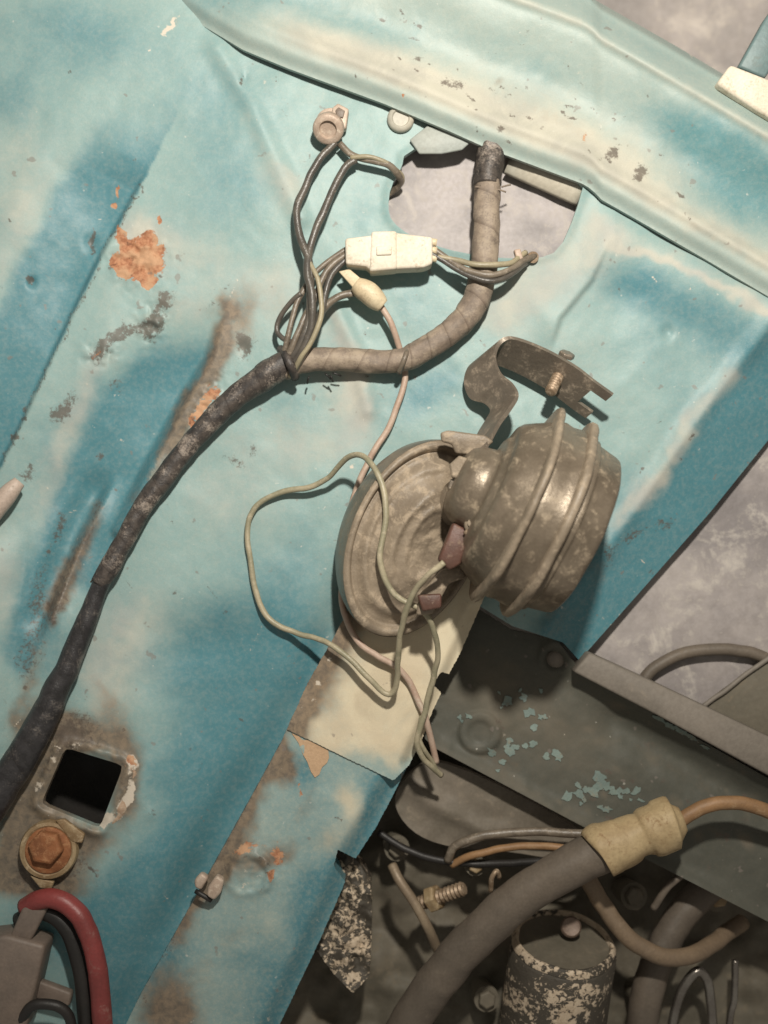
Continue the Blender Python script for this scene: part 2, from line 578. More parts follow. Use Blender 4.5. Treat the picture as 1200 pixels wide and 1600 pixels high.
# ------------------------------------------------------------------ gap line between panel and rail
GP = [(-260, -330), (120, -95), (200, -38), (280, 14), (320, 42), (380, 78), (450, 107), (600, 162), (700, 204), (760, 231), (910, 287), (925, 296), (940, 312), (1000, 346), (1100, 404), (1200, 463), (1400, 585)]
_gx = np.array([p[0] for p in GP], float); _gy = np.array([p[1] for p in GP], float)
def gap(x):
    return np.interp(x, _gx, _gy)

# ------------------------------------------------------------------ inner fender panel
L1 = [(420, -90), (300, 140), (235, 262), (215, 300), (150, 420), (90, 545), (40, 655), (5, 725), (-60, 860)]
L2 = [(400, 330), (372, 430), (352, 500), (335, 560), (300, 620), (262, 690), (232, 745), (190, 830)]
L3 = [(185, 735), (160, 785), (130, 840), (105, 900), (80, 965), (60, 1010)]
FOLD = [(1320, 330), (1195, 515), (1110, 625), (1030, 738), (960, 840), (870, 960), (780, 1100)]
EDGE = [(1340, 500), (1200, 688), (1110, 800), (1000, 925), (905, 1032)]
OPEN = rounded([(606, 325), (610, 292), (628, 262), (632, 238), (700, 214), (770, 214), (915, 278), (899, 335), (874, 392), (838, 405), (760, 402), (690, 388), (640, 368), (612, 346)], 1)
def corners(poly, c):
    q = []
    n = len(poly)
    for k in range(n):
        p = np.array(poly[k], float); a = np.array(poly[k - 1], float); b = np.array(poly[(k + 1) % n], float)
        q.append(tuple(p + (a - p) / np.linalg.norm(a - p) * c)); q.append(tuple(p * .6 + .2 * (p + (a - p) / np.linalg.norm(a - p) * c) + .2 * (p + (b - p) / np.linalg.norm(b - p) * c))); q.append(tuple(p + (b - p) / np.linalg.norm(b - p) * c))
    return q
SQH = corners([(102, 1168), (193, 1196), (156, 1294), (64, 1256)], 11)

def panel_h(x, y):
    h = fbm(x, y, 260, 3, 3) * 26 + fbm(x, y, 70, 8, 3) * 5
    # left crease: step down to the left, then a slope away from it
    d, s, t = pdist(x, y, L1)
    taper = sstep(.22, .45, t)
    dl = np.where(s > 0, d, 0)
    band = sstep(40, 330, y)
    h += -20 * taper * sstep(0, 7, dl) * (1 - sstep(20, 120, dl)) + 10 * band * sstep(90, 170, dl)
    # second valley
    d, s, t = pdist(x, y, L2)
    tp = sstep(455, 620, y) * (1 - .5 * sstep(740, 830, y))
    lf = s > 0
    h += np.where(lf, -34 * tp * sstep(0, 20, d) * (1 - sstep(45, 190, d)), 0)
    # third groove
    d, s, t = pdist(x, y, L3)
    tp = sstep(0, .2, t) * (1 - sstep(.8, 1, t))
    h += np.where(s > 0, -16 * tp * sstep(0, 12, d) * (1 - sstep(15, 55, d)), 7 * tp * np.exp(-(d / 14) ** 2))
    # facet at the far left, soft dish in the lower half
    d, s, t = pdist(x, y, [(45, 800), (30, 950), (8, 1150), (-10, 1400)])
    h += np.where(s > 0, np.minimum(d, 80) * .5, 0) * sstep(800, 900, y)
    d, s, t = pdist(x, y, [(180, 930), (205, 1080), (215, 1200), (225, 1330), (210, 1480)])
    h += np.where(s < 0, -24 * sstep(0, 110, d) * (1 - sstep(130, 300, d)), 0) * sstep(0, .2, t) * (1 - sstep(.8, 1, t))
    # gutter next to the lower strip
    d, s, t = pdist(x, y, [(560, 940), (450, 1135), (300, 1395), (205, 1570), (150, 1680)])
    h += -30 * np.exp(-(d / 45) ** 2)
    # ledge under the rail, right
    yl = np.interp(x, [860, 960, 1195, 1300], [395, 368, 479, 530])
    m = sstep(900, 960, x)
    q_ = y - yl
    h += m * np.where(q_ < 0, 14 * sstep(-60, 0, q_), 14 * (1 - sstep(0, 110, q_)))
    # raised pad under the opening, right shoulder ridge
    d, s, t = pdist(x, y, [(960, 370), (930, 440), (880, 500), (860, 560)])
    h += np.where(s > 0, 8 * (1 - sstep(0, 70, d)) * sstep(0, 9, d), 0) * sstep(0, .3, t) * (1 - sstep(.7, 1, t))
    # faint diagonal pressing lines, upper left
    d, s, t = pdist(x, y, [(340, 75), (390, 160), (440, 270), (470, 340)])
    h += 7 * np.exp(-(d / 16) ** 2)
    d, s, t = pdist(x, y, [(520, 470), (560, 560), (575, 640)])
    h += 7 * np.exp(-(d / 14) ** 2)
    # fold at right
    d, s, t = pdist(x, y, FOLD)
    h += np.where(s < 0, -.5 * np.maximum(d - 3, 0), 0) + 6 * np.exp(-(d / 16) ** 2) * 1
    # dents
    for (bx_, by_, r, a_) in ((143, 381, 11, -7), (140, 375, 18, 3), (50, 441, 6, -6), (237, 508, 14, 5), (382, 124, 7, -4), (380, 545, 10, -4), (1043, 520, 9, -5), (235, 1272, 9, 3)):
        h += a_ * blob(x, y, bx_, by_, r, r * 1.3)
    # lifted rust scab
    h += (4 + 26 * fbm(x, y, 13, 205, 3)) * blob(x, y, 215, 405, 36, 36) + 22 * fbm(x, y, 11, 215, 3) * (blob(x, y, 237, 506, 20, 28) + blob(x, y, 156, 552, 24, 16) + blob(x, y, 318, 640, 14, 50, 28))
    # swaged lip round the square hole
    d, s, t = pdist(x, y, list(SQH) + [SQH[0]])
    h += 8 * np.exp(-((d - 10) / 8) ** 2) * (1 + 1.2 * fbm(x, y, 18, 99, 3))
    d, s, t = pdist(x, y, list(OPEN) + [OPEN[0]])
    h += 3 * np.exp(-(d / 8) ** 2)
    return h

def panel_mask(x, y):
    wx = x + fbm(x, y, 90, 21) * 60 + fbm(x, y, 22, 25, 3) * 14
    wy = y + fbm(x, y, 90, 41) * 60 + fbm(x, y, 22, 45, 3) * 14
    ww = x + fbm(x, y, 30, 61, 4) * 34; wz = y + fbm(x, y, 30, 71, 4) * 34
    deep = .12 + 0 * x
    for a in ((150, 70, 140, 60, 10, .45), (20, 150, 60, 60, 0, .45), (350, 270, 75, 120, 20, .35), (330, 150, 70, 60, 0, .3), (660, 620, 60, 45, 0, .65), (655, 470, 50, 55, 0, .35), (560, 330, 40, 60, 0, .25),
              (1090, 490, 120, 45, 27, .60), (985, 440, 70, 40, 30, .45), (1060, 600, 60, 80, 20, .22), (1000, 540, 50, 50, 0, .2),
              (310, 1040, 120, 110, 0, .52), (360, 1180, 110, 140, 30, .62), (270, 1340, 60, 140, 25, .72), (430, 960, 90, 90, 0, .50), (480, 860, 60, 90, 0, .30), (480, 1050, 60, 60, 0, .55),
              (200, 1480, 80, 120, 20, .9), (210, 1570, 60, 80, 0, .9), (110, 1450, 80, 60, 0, .5), (450, 620, 50, 40, 0, .25), (120, 700, 60, 80, 30, .45), (60, 860, 40, 100, 20, .4), (90, 1000, 50, 80, 0, .4), (190, 640, 60, 60, 0, .35), (560, 240, 60, 30, 0, .2), (1000, 780, 50, 60, 0, .3), (900, 900, 50, 60, 0, .45)):
        deep = deep + a[5] * blob(wx, wy, *a[:5])
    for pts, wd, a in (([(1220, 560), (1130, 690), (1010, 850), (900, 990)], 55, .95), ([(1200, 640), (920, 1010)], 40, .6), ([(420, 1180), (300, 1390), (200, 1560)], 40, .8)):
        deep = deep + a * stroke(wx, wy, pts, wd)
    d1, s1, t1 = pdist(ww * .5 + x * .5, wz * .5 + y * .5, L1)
    band1 = (s1 > 0) * sstep(-1, 4, d1) * (1 - sstep(92, 128, d1)) * sstep(120, 300, y)  # bend facing away from the flash: its shade painted as deeper blue
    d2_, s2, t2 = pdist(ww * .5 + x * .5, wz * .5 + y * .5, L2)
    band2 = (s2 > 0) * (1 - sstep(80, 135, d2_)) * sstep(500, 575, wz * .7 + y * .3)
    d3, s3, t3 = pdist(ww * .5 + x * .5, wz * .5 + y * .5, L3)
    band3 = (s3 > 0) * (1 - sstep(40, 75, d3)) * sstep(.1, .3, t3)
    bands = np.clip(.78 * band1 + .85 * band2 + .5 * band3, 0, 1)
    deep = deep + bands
    dust_light = .10 + 0 * x
    for a in ((225, 365, 52, 55, 0, .75), (30, 260, 100, 110, 0, .60), (20, 420, 60, 120, 20, .55), (200, 130, 50, 30, 0, .25), (422, 290, 28, 70, -25, .75), (480, 260, 30, 40, 0, .35), (380, 480, 85, 75, 0, .65), (440, 450, 40, 60, 0, .5), (330, 400, 60, 50, 0, .35),
              (225, 390, 75, 70, 0, .5), (545, 610, 42, 95, -15, .85), (420, 690, 120, 60, -20, .5), (500, 700, 60, 50, 0, .5), (845, 445, 85, 55, -20, 1.0), (925, 370, 45, 60, 20, .8), (780, 500, 60, 40, 0, .6), (870, 560, 60, 50, 0, .45), (960, 640, 70, 50, 0, .4), (930, 530, 40, 60, 0, .3),
              (165, 1060, 62, 120, 12, .85), (235, 960, 70, 80, 0, .5), (340, 800, 70, 70, 0, .45), (420, 800, 70, 60, 0, .3), (0, 900, 45, 160, 0, .7), (700, 130, 100, 50, 20, .3), (1000, 760, 60, 40, 0, .35), (60, 620, 40, 60, 20, .3), (100, 780, 40, 40, 0, .5), (170, 480, 40, 40, 0, .4), (210, 740, 30, 60, 30, .3), (330, 280, 40, 20, 0, .2), (500, 160, 90, 30, 20, .3), (250, 1380, 30, 50, 0, .3)):
        dust_light = dust_light + a[5] * blob(wx, wy, *a[:5])
    for pts, wd, a in (([(1150, 570), (1090, 650), (1030, 735), (980, 800)], 18, .95), ([(340, 75), (390, 160), (450, 290)], 14, .35), ([(520, 470), (575, 640)], 16, .7), ([(955, 368), (1100, 434), (1250, 508)], 9, .9), ([(940, 345), (1100, 415), (1250, 495)], 24, .5), ([(170, 560), (90, 720)], 25, .45), ([(290, 480), (170, 540), (60, 780)], 26, .35)):  # pale strokes; those along the right ledge paint its ridge highlight
        dust_light = dust_light + a * stroke(wx, wy, pts, wd)
    dust_light = dust_light * (1 - .75 * np.clip(bands, 0, 1))
    rust = 0 * x
    for a in ((216, 412, 34, 30, 10, .95), (196, 372, 13, 34, -24, .75), (228, 372, 16, 24, 25, .6), (250, 400, 14, 18, 0, .5), (186, 420, 10, 16, 0, .5), (235, 440, 14, 8, 0, .5), (178, 318, 11, 9, 0, .75), (184, 298, 9, 9, 0, .6), (245, 345, 9, 9, 0, .6),
              (318, 640, 14, 55, 28, .72), (690, 1010, 30, 30, 0, .4), (206, 1195, 16, 18, 0, .6), (186, 1275, 10, 18, 20, .45), (92, 1170, 14, 8, 0, .35), (150, 552, 18, 10, -20, .55)):
        rust = rust + a[5] * blob(ww, wz, *a[:5])
    grime = 0 * x
    for a in ((237, 506, 19, 28, 10, .80), (262, 470, 20, 16, 0, .5), (158, 552, 24, 18, -20, .70), (50, 441, 8, 7, 0, 1.0), (143, 383, 9, 16, 0, .75), (141, 365, 4, 14, 0, .7), (90, 645, 30, 18, -40, .62), (45, 745, 20, 18, 0, .62), (90, 820, 18, 36, 10, .58), (60, 930, 26, 80, 10, .52), (190, 520, 30, 10, -20, .5), (185, 600, 16, 24, 0, .5), (110, 630, 20, 10, -40, .55), (40, 1040, 20, 60, 10, .45), (330, 470, 16, 20, 0, .45), (385, 530, 24, 30, 0, .45),
              (382, 124, 5, 6, 0, .9), (380, 545, 12, 20, 0, .7), (360, 450, 6, 6, 0, .7), (250, 428, 5, 5, 0, .9), (362, 720, 30, 8, 25, .6), (390, 705, 10, 14, 0, .5), (985, 845, 36, 14, -25, .65), (1040, 812, 24, 10, -15, .6), (945, 870, 14, 18, 0, .5), (1027, 662, 10, 4, -30, .7), (1080, 683, 6, 6, 0, .8), (1002, 735, 6, 4, 0, .8), (235, 1272, 12, 10, 0, .7), (380, 1130, 4, 4, 0, .8), (420, 1150, 4, 4, 0, .6), (1044, 520, 9, 8, 0, .45), (185, 430, 9, 14, 0, .6), (20, 350, 4, 4, 0, .8), (120, 690, 20, 10, -30, .4), (130, 1130, 50, 34, 0, .5), (70, 1190, 20, 50, 25, .5), (60, 1380, 60, 30, 0, .55), (30, 1330, 20, 50, 0, .5), (120, 1345, 22, 30, 0, .5), (190, 1240, 22, 50, 20, .45), (110, 1155, 60, 14, 15, .45)):
        grime = grime + a[5] * blob(ww, wz, *a[:5])
    for pts, wd, a in (([(225, 280), (150, 420), (90, 545), (40, 655), (5, 725)], 3.5, .62), ([(350, 505), (300, 620), (240, 735)], 6, .4), ([(160, 785), (120, 860), (80, 965)], 9, .5), ([(255, 470), (205, 510), (150, 548)], 7, .35), ([(958, 400), (900, 500), (890, 570)], 3, .35), ([(930, 700), (905, 860)], 3, .2)):  # dark crease lines; the first paints the shade line of the left step
        grime = grime + a * stroke(ww, wz, pts, wd)
    stain = 0 * x
    for a in ((372, 485, 40, 50, 15, .62), (350, 560, 26, 60, 20, .45), (440, 650, 40, 40, 0, .2), (400, 700, 60, 40, 0, .25), (300, 660, 24, 80, 28, .6), (110, 1150, 80, 50, -10, .75), (60, 1260, 60, 70, 0, .8), (190, 1230, 34, 70, 15, .75), (60, 1360, 70, 50, 0, .85), (165, 1090, 20, 40, 0, .45), (265, 465, 24, 16, 0, .4), (950, 880, 40, 30, -30, .45), (860, 970, 50, 60, 0, .4), (930, 400, 12, 60, 20, .25), (440, 480, 18, 60, 0, .3), (40, 300, 30, 30, 0, .15), (100, 130, 30, 30, 0, .2), (130, 870, 14, 70, 22, .5), (60, 1100, 30, 60, 10, .35), (270, 30, 18, 16, 0, .4)):
        stain = stain + a[5] * blob(wx, wy, *a[:5])
    stain = stain + .95 * stroke(ww, wz, [(352, 470), (345, 530), (318, 600), (280, 670), (245, 735), (215, 790)], 17) * .75 + .5 * stroke(ww, wz, [(158, 790), (130, 840), (100, 900), (78, 965)], 15) + .4 * stroke(ww, wz, [(110, 880), (60, 1000), (20, 1130)], 14)
    white = 0 * x
    for a in ((262, 45, 20, 14, -50, .8), (240, 400, 14, 12, 0, .5), (196, 1245, 11, 36, 18, .95), (206, 1195, 14, 12, 0, .75), (172, 1288, 12, 10, 0, .8), (60, 1230, 7, 26, 25, .6), (120, 1165, 30, 5, 15, .5), (80, 1180, 10, 8, 0, .6), (140, 385, 14, 20, 0, .35), (300, 130, 8, 8, 0, .4), (1020, 440, 12, 5, 20, .6), (560, 720, 20, 12, 0, .3), (30, 360, 20, 10, 0, .3), (325, 260, 8, 8, 0, .4), (190, 680, 8, 6, 0, .5)):
        white = white + a[5] * blob(ww, wz, *a[:5])
    stain = stain + .38 * blob(wx, wy, 218, 405, 62, 58) + .3 * blob(wx, wy, 160, 550, 40, 26) + .25 * blob(wx, wy, 238, 506, 34, 40)
    for (a_, b_, c_, d_, e_, f_) in ((112, 1150, 70, 26, 12, .75), (70, 1200, 24, 60, 25, .8), (45, 1290, 40, 60, 20, .85), (70, 1378, 62, 26, 10, .95), (135, 1330, 26, 36, 0, .7), (205, 1225, 20, 60, 18, .7), (110, 1300, 60, 18, 15, .7), (20, 1360, 30, 50, 0, .7), (190, 1150, 16, 40, 0, .4)):
        stain = stain + f_ * blob(ww * .6 + x * .4, wz * .6 + y * .4, a_, b_, c_, d_, e_)
    dust_light = dust_light * .74
    rs = random.Random(8)
    for k in range(46):
        x0 = rs.uniform(20, 1050); y0 = rs.uniform(60, 1450); an = rs.choice((.6, 2.0, 1.1)) + rs.gauss(0, .35); ln = rs.uniform(10, 46)
        x1 = x0 + ln * math.cos(an); y1 = y0 + ln * math.sin(an)
        sel = (np.abs(x - (x0 + x1) / 2) < ln) & (np.abs(y - (y0 + y1) / 2) < ln)
        st_ = np.zeros(x.shape)
        st_[sel] = stroke(x[sel], y[sel], [(x0, y0), ((x0 + x1) / 2 + rs.gauss(0, 3), (y0 + y1) / 2 + rs.gauss(0, 3)), (x1, y1)], 2.2)
        if k % 2:
            grime = grime + .55 * st_
        else:
            white = white + .5 * st_
    for k in range(150):
        x0 = rs.uniform(0, 1150); y0 = rs.uniform(0, 1560); r_ = rs.uniform(2, 5.5) * (1.5 if k % 17 == 0 else 1)
        sel = (np.abs(x - x0) < 20) & (np.abs(y - y0) < 20)
        bb = np.zeros(x.shape); bb[sel] = blob(x[sel], y[sel], x0, y0, r_, r_ * rs.uniform(.6, 1.4), rs.uniform(0, 90))
        if k % 3:
            grime = grime + rs.uniform(.4, .75) * bb
        else:
            white = white + rs.uniform(.4, .6) * bb
    return dict(deep=deep, dust_light=dust_light, rust=rust, grime=grime, stain=stain, white=white)

ot = [(x, float(gap(x)) - 70) for x in range(-180, 1341, 40)]
outline = ot + [(1340, 505)] + EDGE[1:] + [(880, 1004), (800, 978), (730, 935), (660, 1000), (560, 1150), (430, 1390), (330, 1590), (280, 1760), (-180, 1760)]
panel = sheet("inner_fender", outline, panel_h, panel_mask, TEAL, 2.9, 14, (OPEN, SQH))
tag(panel, "turquoise painted inner fender panel, dusty and rust spotted, with an opening", "car panel")

# rolled edge of the opening and small pressed details, parts of the panel
def strip_tube(name, p0, p1, r, a0, a1, mat, parent, seg=14, n=10, taper=1.0):
    """open rolled lip: part of a cylinder along p0-p1 with thickness"""
    c0 = A(*p0); c1 = A(*p1)
    a = (c1 - c0).normalized()
    up = Vector((0, 0, 1)); u = up.cross(a).normalized()
    verts = []; faces = []
    for lay in (0, 1):
        for i in range(n + 1):
            t = i / n
            c = c0.lerp(c1, t)
            for k in range(seg + 1):
                th = math.radians(a0 + (a1 - a0) * k / seg)
                rr = (r - 3 * lay) * (1 + (taper - 1) * t) * U
                verts.append(c + u * (math.cos(th) * rr) + up * (math.sin(th) * rr))
    S = seg + 1; N = (n + 1) * S
    for i in range(n):
        for k in range(seg):
            q = i * S + k
            faces.append((q, q + S, q + S + 1, q + 1))
            faces.append((N + q, N + q + 1, N + q + S + 1, N + q + S))
    for i in range(n):
        for k in (0, seg):
            q = i * S + k
            faces.append((q, q + S, N + q + S, N + q))
    for i in (0, n):
        for k in range(seg):
            q = i * S + k
            faces.append((q, q + 1, N + q + 1, N + q))
    o = finish(name, verts, faces, mat, parent)
    bm = bmesh.new(); bm.from_mesh(o.data); bmesh.ops.recalc_face_normals(bm, faces=bm.faces)
    bm.to_mesh(o.data); bm.free()
    return o
LIPM = dusty("rolled_lip_paint", (.50, .46, .375), (.44, .42, .355), (.42, .38, .31), .25, .5, 0, 60, .4, .2)
TABM = dusty("pale_tab_paint", (.36, .38, .345), (.32, .35, .325), (.45, .42, .36), .35, .5, 0, 60, .35, .2)
strip_tube("rolled_lip", (797, 250, -46), (908, 300, -46), 44, 42, 138, LIPM, panel)
prism("bent_tab", [(640, 218), (668, 196), (742, 216), (722, 234), (690, 240), (655, 240)], 8, 5, TABM, panel, 2)
lathe("plug", A(626, 186, 4), (0, 0, 1), [(-4, 21), (2, 21), (6, 18), (7, 14), (4, 12), (4, 0.5)], LIPM, panel, 28)

# ------------------------------------------------------------------ top rail
def rail_h(x, y):
    t = gap(x) - y
    tp = sstep(255, 420, x)
    base = 13 * tp + 3
    lip = base + 12 * sstep(0, 30, t) - 4 * sstep(52, 70, t)
    broad = -14 * sstep(45, 120, t) + 30 * sstep(120, 250, t)
    end = -34 * sstep(254, 300, t) - 90 * sstep(296, 312, t)
    h = lip + broad * sstep(300, 700, x) + (end + 6 * np.exp(-((t - 252) / 9) ** 2) + 5 * np.exp(-((t - 50) / 10) ** 2)) * sstep(300, 600, x)
    h += fbm(x, y, 180, 13, 3) * 12 + fbm(x, y, 50, 18, 3) * 3.0
    h += -12 * (1 - tp) * (x < 420)
    return h
def rail_mask(x, y):
    t = gap(x) - y
    wx = x + fbm(x, y, 80, 121) * 50; wy = y + fbm(x, y, 80, 141) * 50
    ww = x + fbm(x, y, 22, 161, 3) * 16; wz = y + fbm(x, y, 22, 171, 3) * 16
    wt = t + (wy - y) * .5
    deep = .05 + .85 * blob(wx, wy, 1160, 290, 130, 65, 27) + .7 * blob(wx, wy, 1120, 215, 110, 40, 27) + .35 * blob(wx, wy, 820, 90, 140, 40, 27) \
        + .45 * blob(wx, wy, 560, 30, 160, 40, 20) + .6 * blob(wx, wy, 330, -20, 140, 70, 20) + .35 * blob(wx, wy, 960, 340, 90, 20, 27) + .25 * np.exp(-((wt - 285) / 25) ** 2)
    dust_light = .08 + .75 * np.exp(-((wt - 55) / 26) ** 2) * sstep(380, 560, x) + .55 * np.exp(-((t - 250) / 10) ** 2) * sstep(500, 760, x) + .55 * blob(wx, wy, 830, 170, 190, 60, 25) + .4 * blob(wx, wy, 600, 90, 120, 40, 20) + .4 * blob(wx, wy, 1010, 250, 120, 50, 25) + .35 * blob(wx, wy, 450, 50, 70, 40, 20)  # the two bands along the rail paint highlights on its ridges
    grime = .08 * np.exp(-((t - 76) / 24) ** 2) * sstep(620, 720, x) * (1 - sstep(1010, 1080, x)) + .45 * blob(ww, wz, 820, 50, 18, 14) + .55 * blob(ww, wz, 710, 130, 18, 10) + .12 * blob(ww, wz, 800, 150, 120, 60, 20)
    for bx_, by_, r in ((741, 172, 4), (1000, 270, 14), (955, 243, 12), (1075, 340, 5), (880, 175, 6), (650, 95, 6), (780, 205, 9), (560, 115, 4)):
        grime = grime + .8 * blob(ww, wz, bx_, by_, r, r * .8)
    rr_ = random.Random(3)
    for k in range(170):
        sx_ = rr_.uniform(560, 1120); ty = abs(rr_.gauss(95, 48)) + 20
        sy_ = float(gap(sx_)) - ty
        r_ = rr_.uniform(2.5, 6)
        grime = grime + rr_.uniform(.25, .6) * blob(x, y, sx_, sy_, r_ * rr_.uniform(1, 2.2), r_ * .6, rr_.uniform(-30, 80))
    stain = .6 * blob(ww, wz, 781, 127, 11, 11) + .35 * blob(wx, wy, 880, 190, 90, 24, 25) + .4 * blob(wx, wy, 1100, 370, 40, 10, 30) + .25 * blob(wx, wy, 640, 150, 60, 14, 20)
    rust = .75 * blob(ww, wz, 628, 147, 5, 4) + .5 * blob(ww, wz, 915, 215, 9, 7)
    white = .4 * blob(ww, wz, 1120, 300, 10, 10) + .35 * blob(ww, wz, 900, 120, 40, 14) + .6 * blob(ww, wz, 1080, 88, 9, 7)
    return dict(deep=deep, dust_light=dust_light, grime=grime, stain=stain, rust=rust, white=white)
rl = [(x, float(gap(x))) for x in range(270, 1361, 10)]
rt = [(1360, 235), (1200, 158), (1065, 77), (930, 0), (700, -140), (560, -230), (-60, -260), (200, -38)]
rail = sheet("fender_rail", rl + rt, rail_h, rail_mask, RAILP, 3.4, 9)
tag(rail, "pale green fender rail with cream lip overlapping the panel's top edge", "fender rail")

# ------------------------------------------------------------------ inside of the outer fender, seen through the opening
def of_h(x, y):
    return -34 + fbm(x, y, 90, 5, 3) * 16
of = sheet("outer_fender", [(520, 150), (980, 150), (980, 470), (520, 470)], of_h, None, INNERGREY, 8, 6)
tag(of, "grey dusty inside of the outer fender seen through the panel opening", "car panel")
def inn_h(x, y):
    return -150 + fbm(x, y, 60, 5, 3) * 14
bk = sheet("hole_shade_sheet", [(20, 1120), (260, 1120), (260, 1340), (20, 1340)], inn_h, None, BLACK, 8, 6)  # black surface painting the darkness inside the square hole
tag(bk, "black sheet standing for the shade deep inside the rusty square hole", "car panel")

# ================================================================== WIRING HARNESS
har = thing("wiring_harness", 450, 575, 0, "tape wrapped wiring harness forking into bundled wires and cream connectors", "wiring")
cl = tube("cloth_wrap", [(770, 205, -20, 19), (767, 235, -4, 20), (763, 281, 10, 20), (760, 336, 16, 20), (758, 387, 20, 20), (751, 442, 22, 21), (742, 472, 22, 21), (724, 500, 22, 21), (694, 526, 22, 20), (657, 549, 22, 20), (629, 562, 22, 19), (583, 566, 22, 18), (528, 562, 22, 18), (482, 563, 23, 18), (440, 575, 24, 18)], 20, CLOTH, har, 28, 2.5, 42, .16, .04, seed=3)
tp_ = tube("tape_wrap", [(478, 556, 26, 16), (450, 566, 28, 20), (418, 586, 27, 21), (380, 611, 25, 18), (345, 642, 24, 17), (310, 679, 22, 16), (270, 729, 22, 16), (228, 787, 24, 15.5), (195, 843, 26, 15), (172, 885, 27, 16), (155, 912, 27, 14)], 18, TAPE, har, 28, 2.5, 29, .10, .03, seed=9)
sl = tube("black_sleeve", [(166, 893, 27, 13), (150, 930, 27, 14), (132, 978, 28, 16), (110, 1030, 30, 18), (85, 1085, 32, 21), (55, 1145, 34, 24), (20, 1205, 36, 25), (-30, 1285, 40, 26), (-90, 1390, 44, 26)], 20, SLEEVE, har, 28, 3, 120, .06, .012, seed=5)
# ties and torn tape ends
tube("tie_band", [(640, 545, 24), (634, 553, 42), (629, 567, 44), (624, 582, 30)], 4, WIREMID, cl, 8)
tube("tie_band", [(438, 545, 20), (447, 558, 46), (455, 572, 50), (462, 590, 30)], 7, TAPE, tp_, 8)
for k, (x, y, a) in enumerate(((742, 292, 10), (750, 290, -40), (776, 296, 20), (783, 292, -15), (508, 584, 50), (520, 583, 25), (483, 588, 100), (516, 586, 70), (163, 905, 60), (150, 900, 120))):
    ca, sa = math.cos(math.radians(a)), math.sin(math.radians(a))
    tube("frayed_thread", [(x, y, 26), (x + 7 * ca, y + 5 * sa, 26), (x + 15 * ca, y + 12 * sa, 22)], 1.4, CLOTH if k < 4 or k > 7 else BLACK, cl if k < 8 else tp_, 6)
# torn edge of the cloth where it meets the taped top
tube("tape_end", [(768, 228, 2, 21.5), (764, 262, 8, 22), (762, 290, 13, 22.5)], 22, TAPE, cl, 28, 2.5, 30, .2, seed=12)

wires = [
    ([(524, 222, 22), (496, 254, 26), (476, 295, 30), (464, 327, 34), (469, 369, 40), (483, 405, 46), (485, 451, 50), (483, 497, 50), (466, 543, 46), (444, 576, 36)], 6.2, WIREDK),
    ([(556, 250, 24), (538, 263, 26), (519, 300, 30), (499, 346, 36), (485, 387, 42), (480, 424, 52), (488, 462, 58), (486, 511, 54), (470, 552, 48), (452, 580, 34)], 6.2, WIREDK),
    ([(531, 224, 20), (551, 242, 22), (583, 250, 24), (606, 258, 22), (621, 272, 12), (626, 284, -6), (612, 300, -24), (590, 310, -24)], 5.5, WIREMID),
    ([(548, 247, 27), (575, 245, 30), (600, 252, 26), (616, 264, 18), (627, 277, 2), (622, 294, -20), (600, 306, -24)], 4, WIRELT),
    ([(542, 396, 30), (512, 422, 34), (496, 456, 40), (472, 505, 46), (458, 540, 46), (446, 566, 38)], 5.2, WIREMID),
    ([(542, 404, 30), (518, 430, 36), (508, 463, 42), (496, 505, 50), (474, 548, 48), (452, 574, 40)], 5.2, WIREDK),
    ([(544, 388, 30), (505, 415, 30), (478, 445, 32), (462, 480, 38), (452, 520, 42), (442, 560, 36)], 4.5, WIREMID),
    ([(558, 457, 24), (528, 464, 28), (503, 486, 38), (490, 522, 46), (476, 552, 48), (458, 582, 36)], 6, WIREMID),
    ([(483, 408, 48), (496, 435, 56), (502, 465, 60), (502, 495, 60), (488, 530, 58), (470, 560, 52), (452, 588, 34)], 4, WIRELT),
    ([(470, 458, 40), (450, 477, 34), (436, 500, 28), (434, 518, 28), (446, 531, 34), (466, 537, 40), (484, 540, 36)], 4.2, WIREDK),
    ([(668, 382, 34), (694, 400, 34), (730, 422, 44), (767, 430, 50), (799, 420, 40), (820, 407, 20), (836, 399, 8)], 5, WIREMID),
    ([(668, 400, 34), (712, 406, 38), (749, 414, 48), (794, 411, 40), (812, 402, 18), (822, 395, 6)], 4.6, WIRELT),
    ([(668, 392, 34), (704, 414, 38), (735, 432, 46), (768, 439, 50), (800, 428, 38), (822, 410, 14)], 4.4, WIREDK),
]
for pts, r, m in wires:
    tube("wire", pts, r, m, har, 10, 4, None, .14)
pk = tube("wire", [(592, 474, 26), (611, 506, 24), (622, 538, 12), (630, 566, 3), (633, 593, 6), (621, 634, 8), (603, 676, 8), (586, 702, 10), (575, 722, 8), (555, 770, 8), (541, 850, 6), (534, 920, 10), (541, 965, 30), (560, 1002, 46), (588, 1023, 48), (620, 1042, 44), (645, 1075, 36), (662, 1115, 34), (672, 1150, 22), (682, 1192, 4)], 5, WIREPK, har, 10, 4)
pk["label"] = "faded pink wire running behind the horn"
# main connector: two half shells
cb = prism("connector", [(539, 372), (582, 367), (584, 364), (618, 363), (676, 370), (676, 412), (662, 418), (577, 422), (574, 416), (540, 413)], 52, 40, CREAM, har, 4)
prism("connector_collar", [(580, 361), (620, 360), (621, 420), (577, 424)], 55, 44, CREAM, cb, 4)
prism("latch", [(588, 384), (612, 383), (612, 398), (588, 399)], 58, 8, CREAM, cb, 2)
cb["label"] = "long cream plastic block connector"
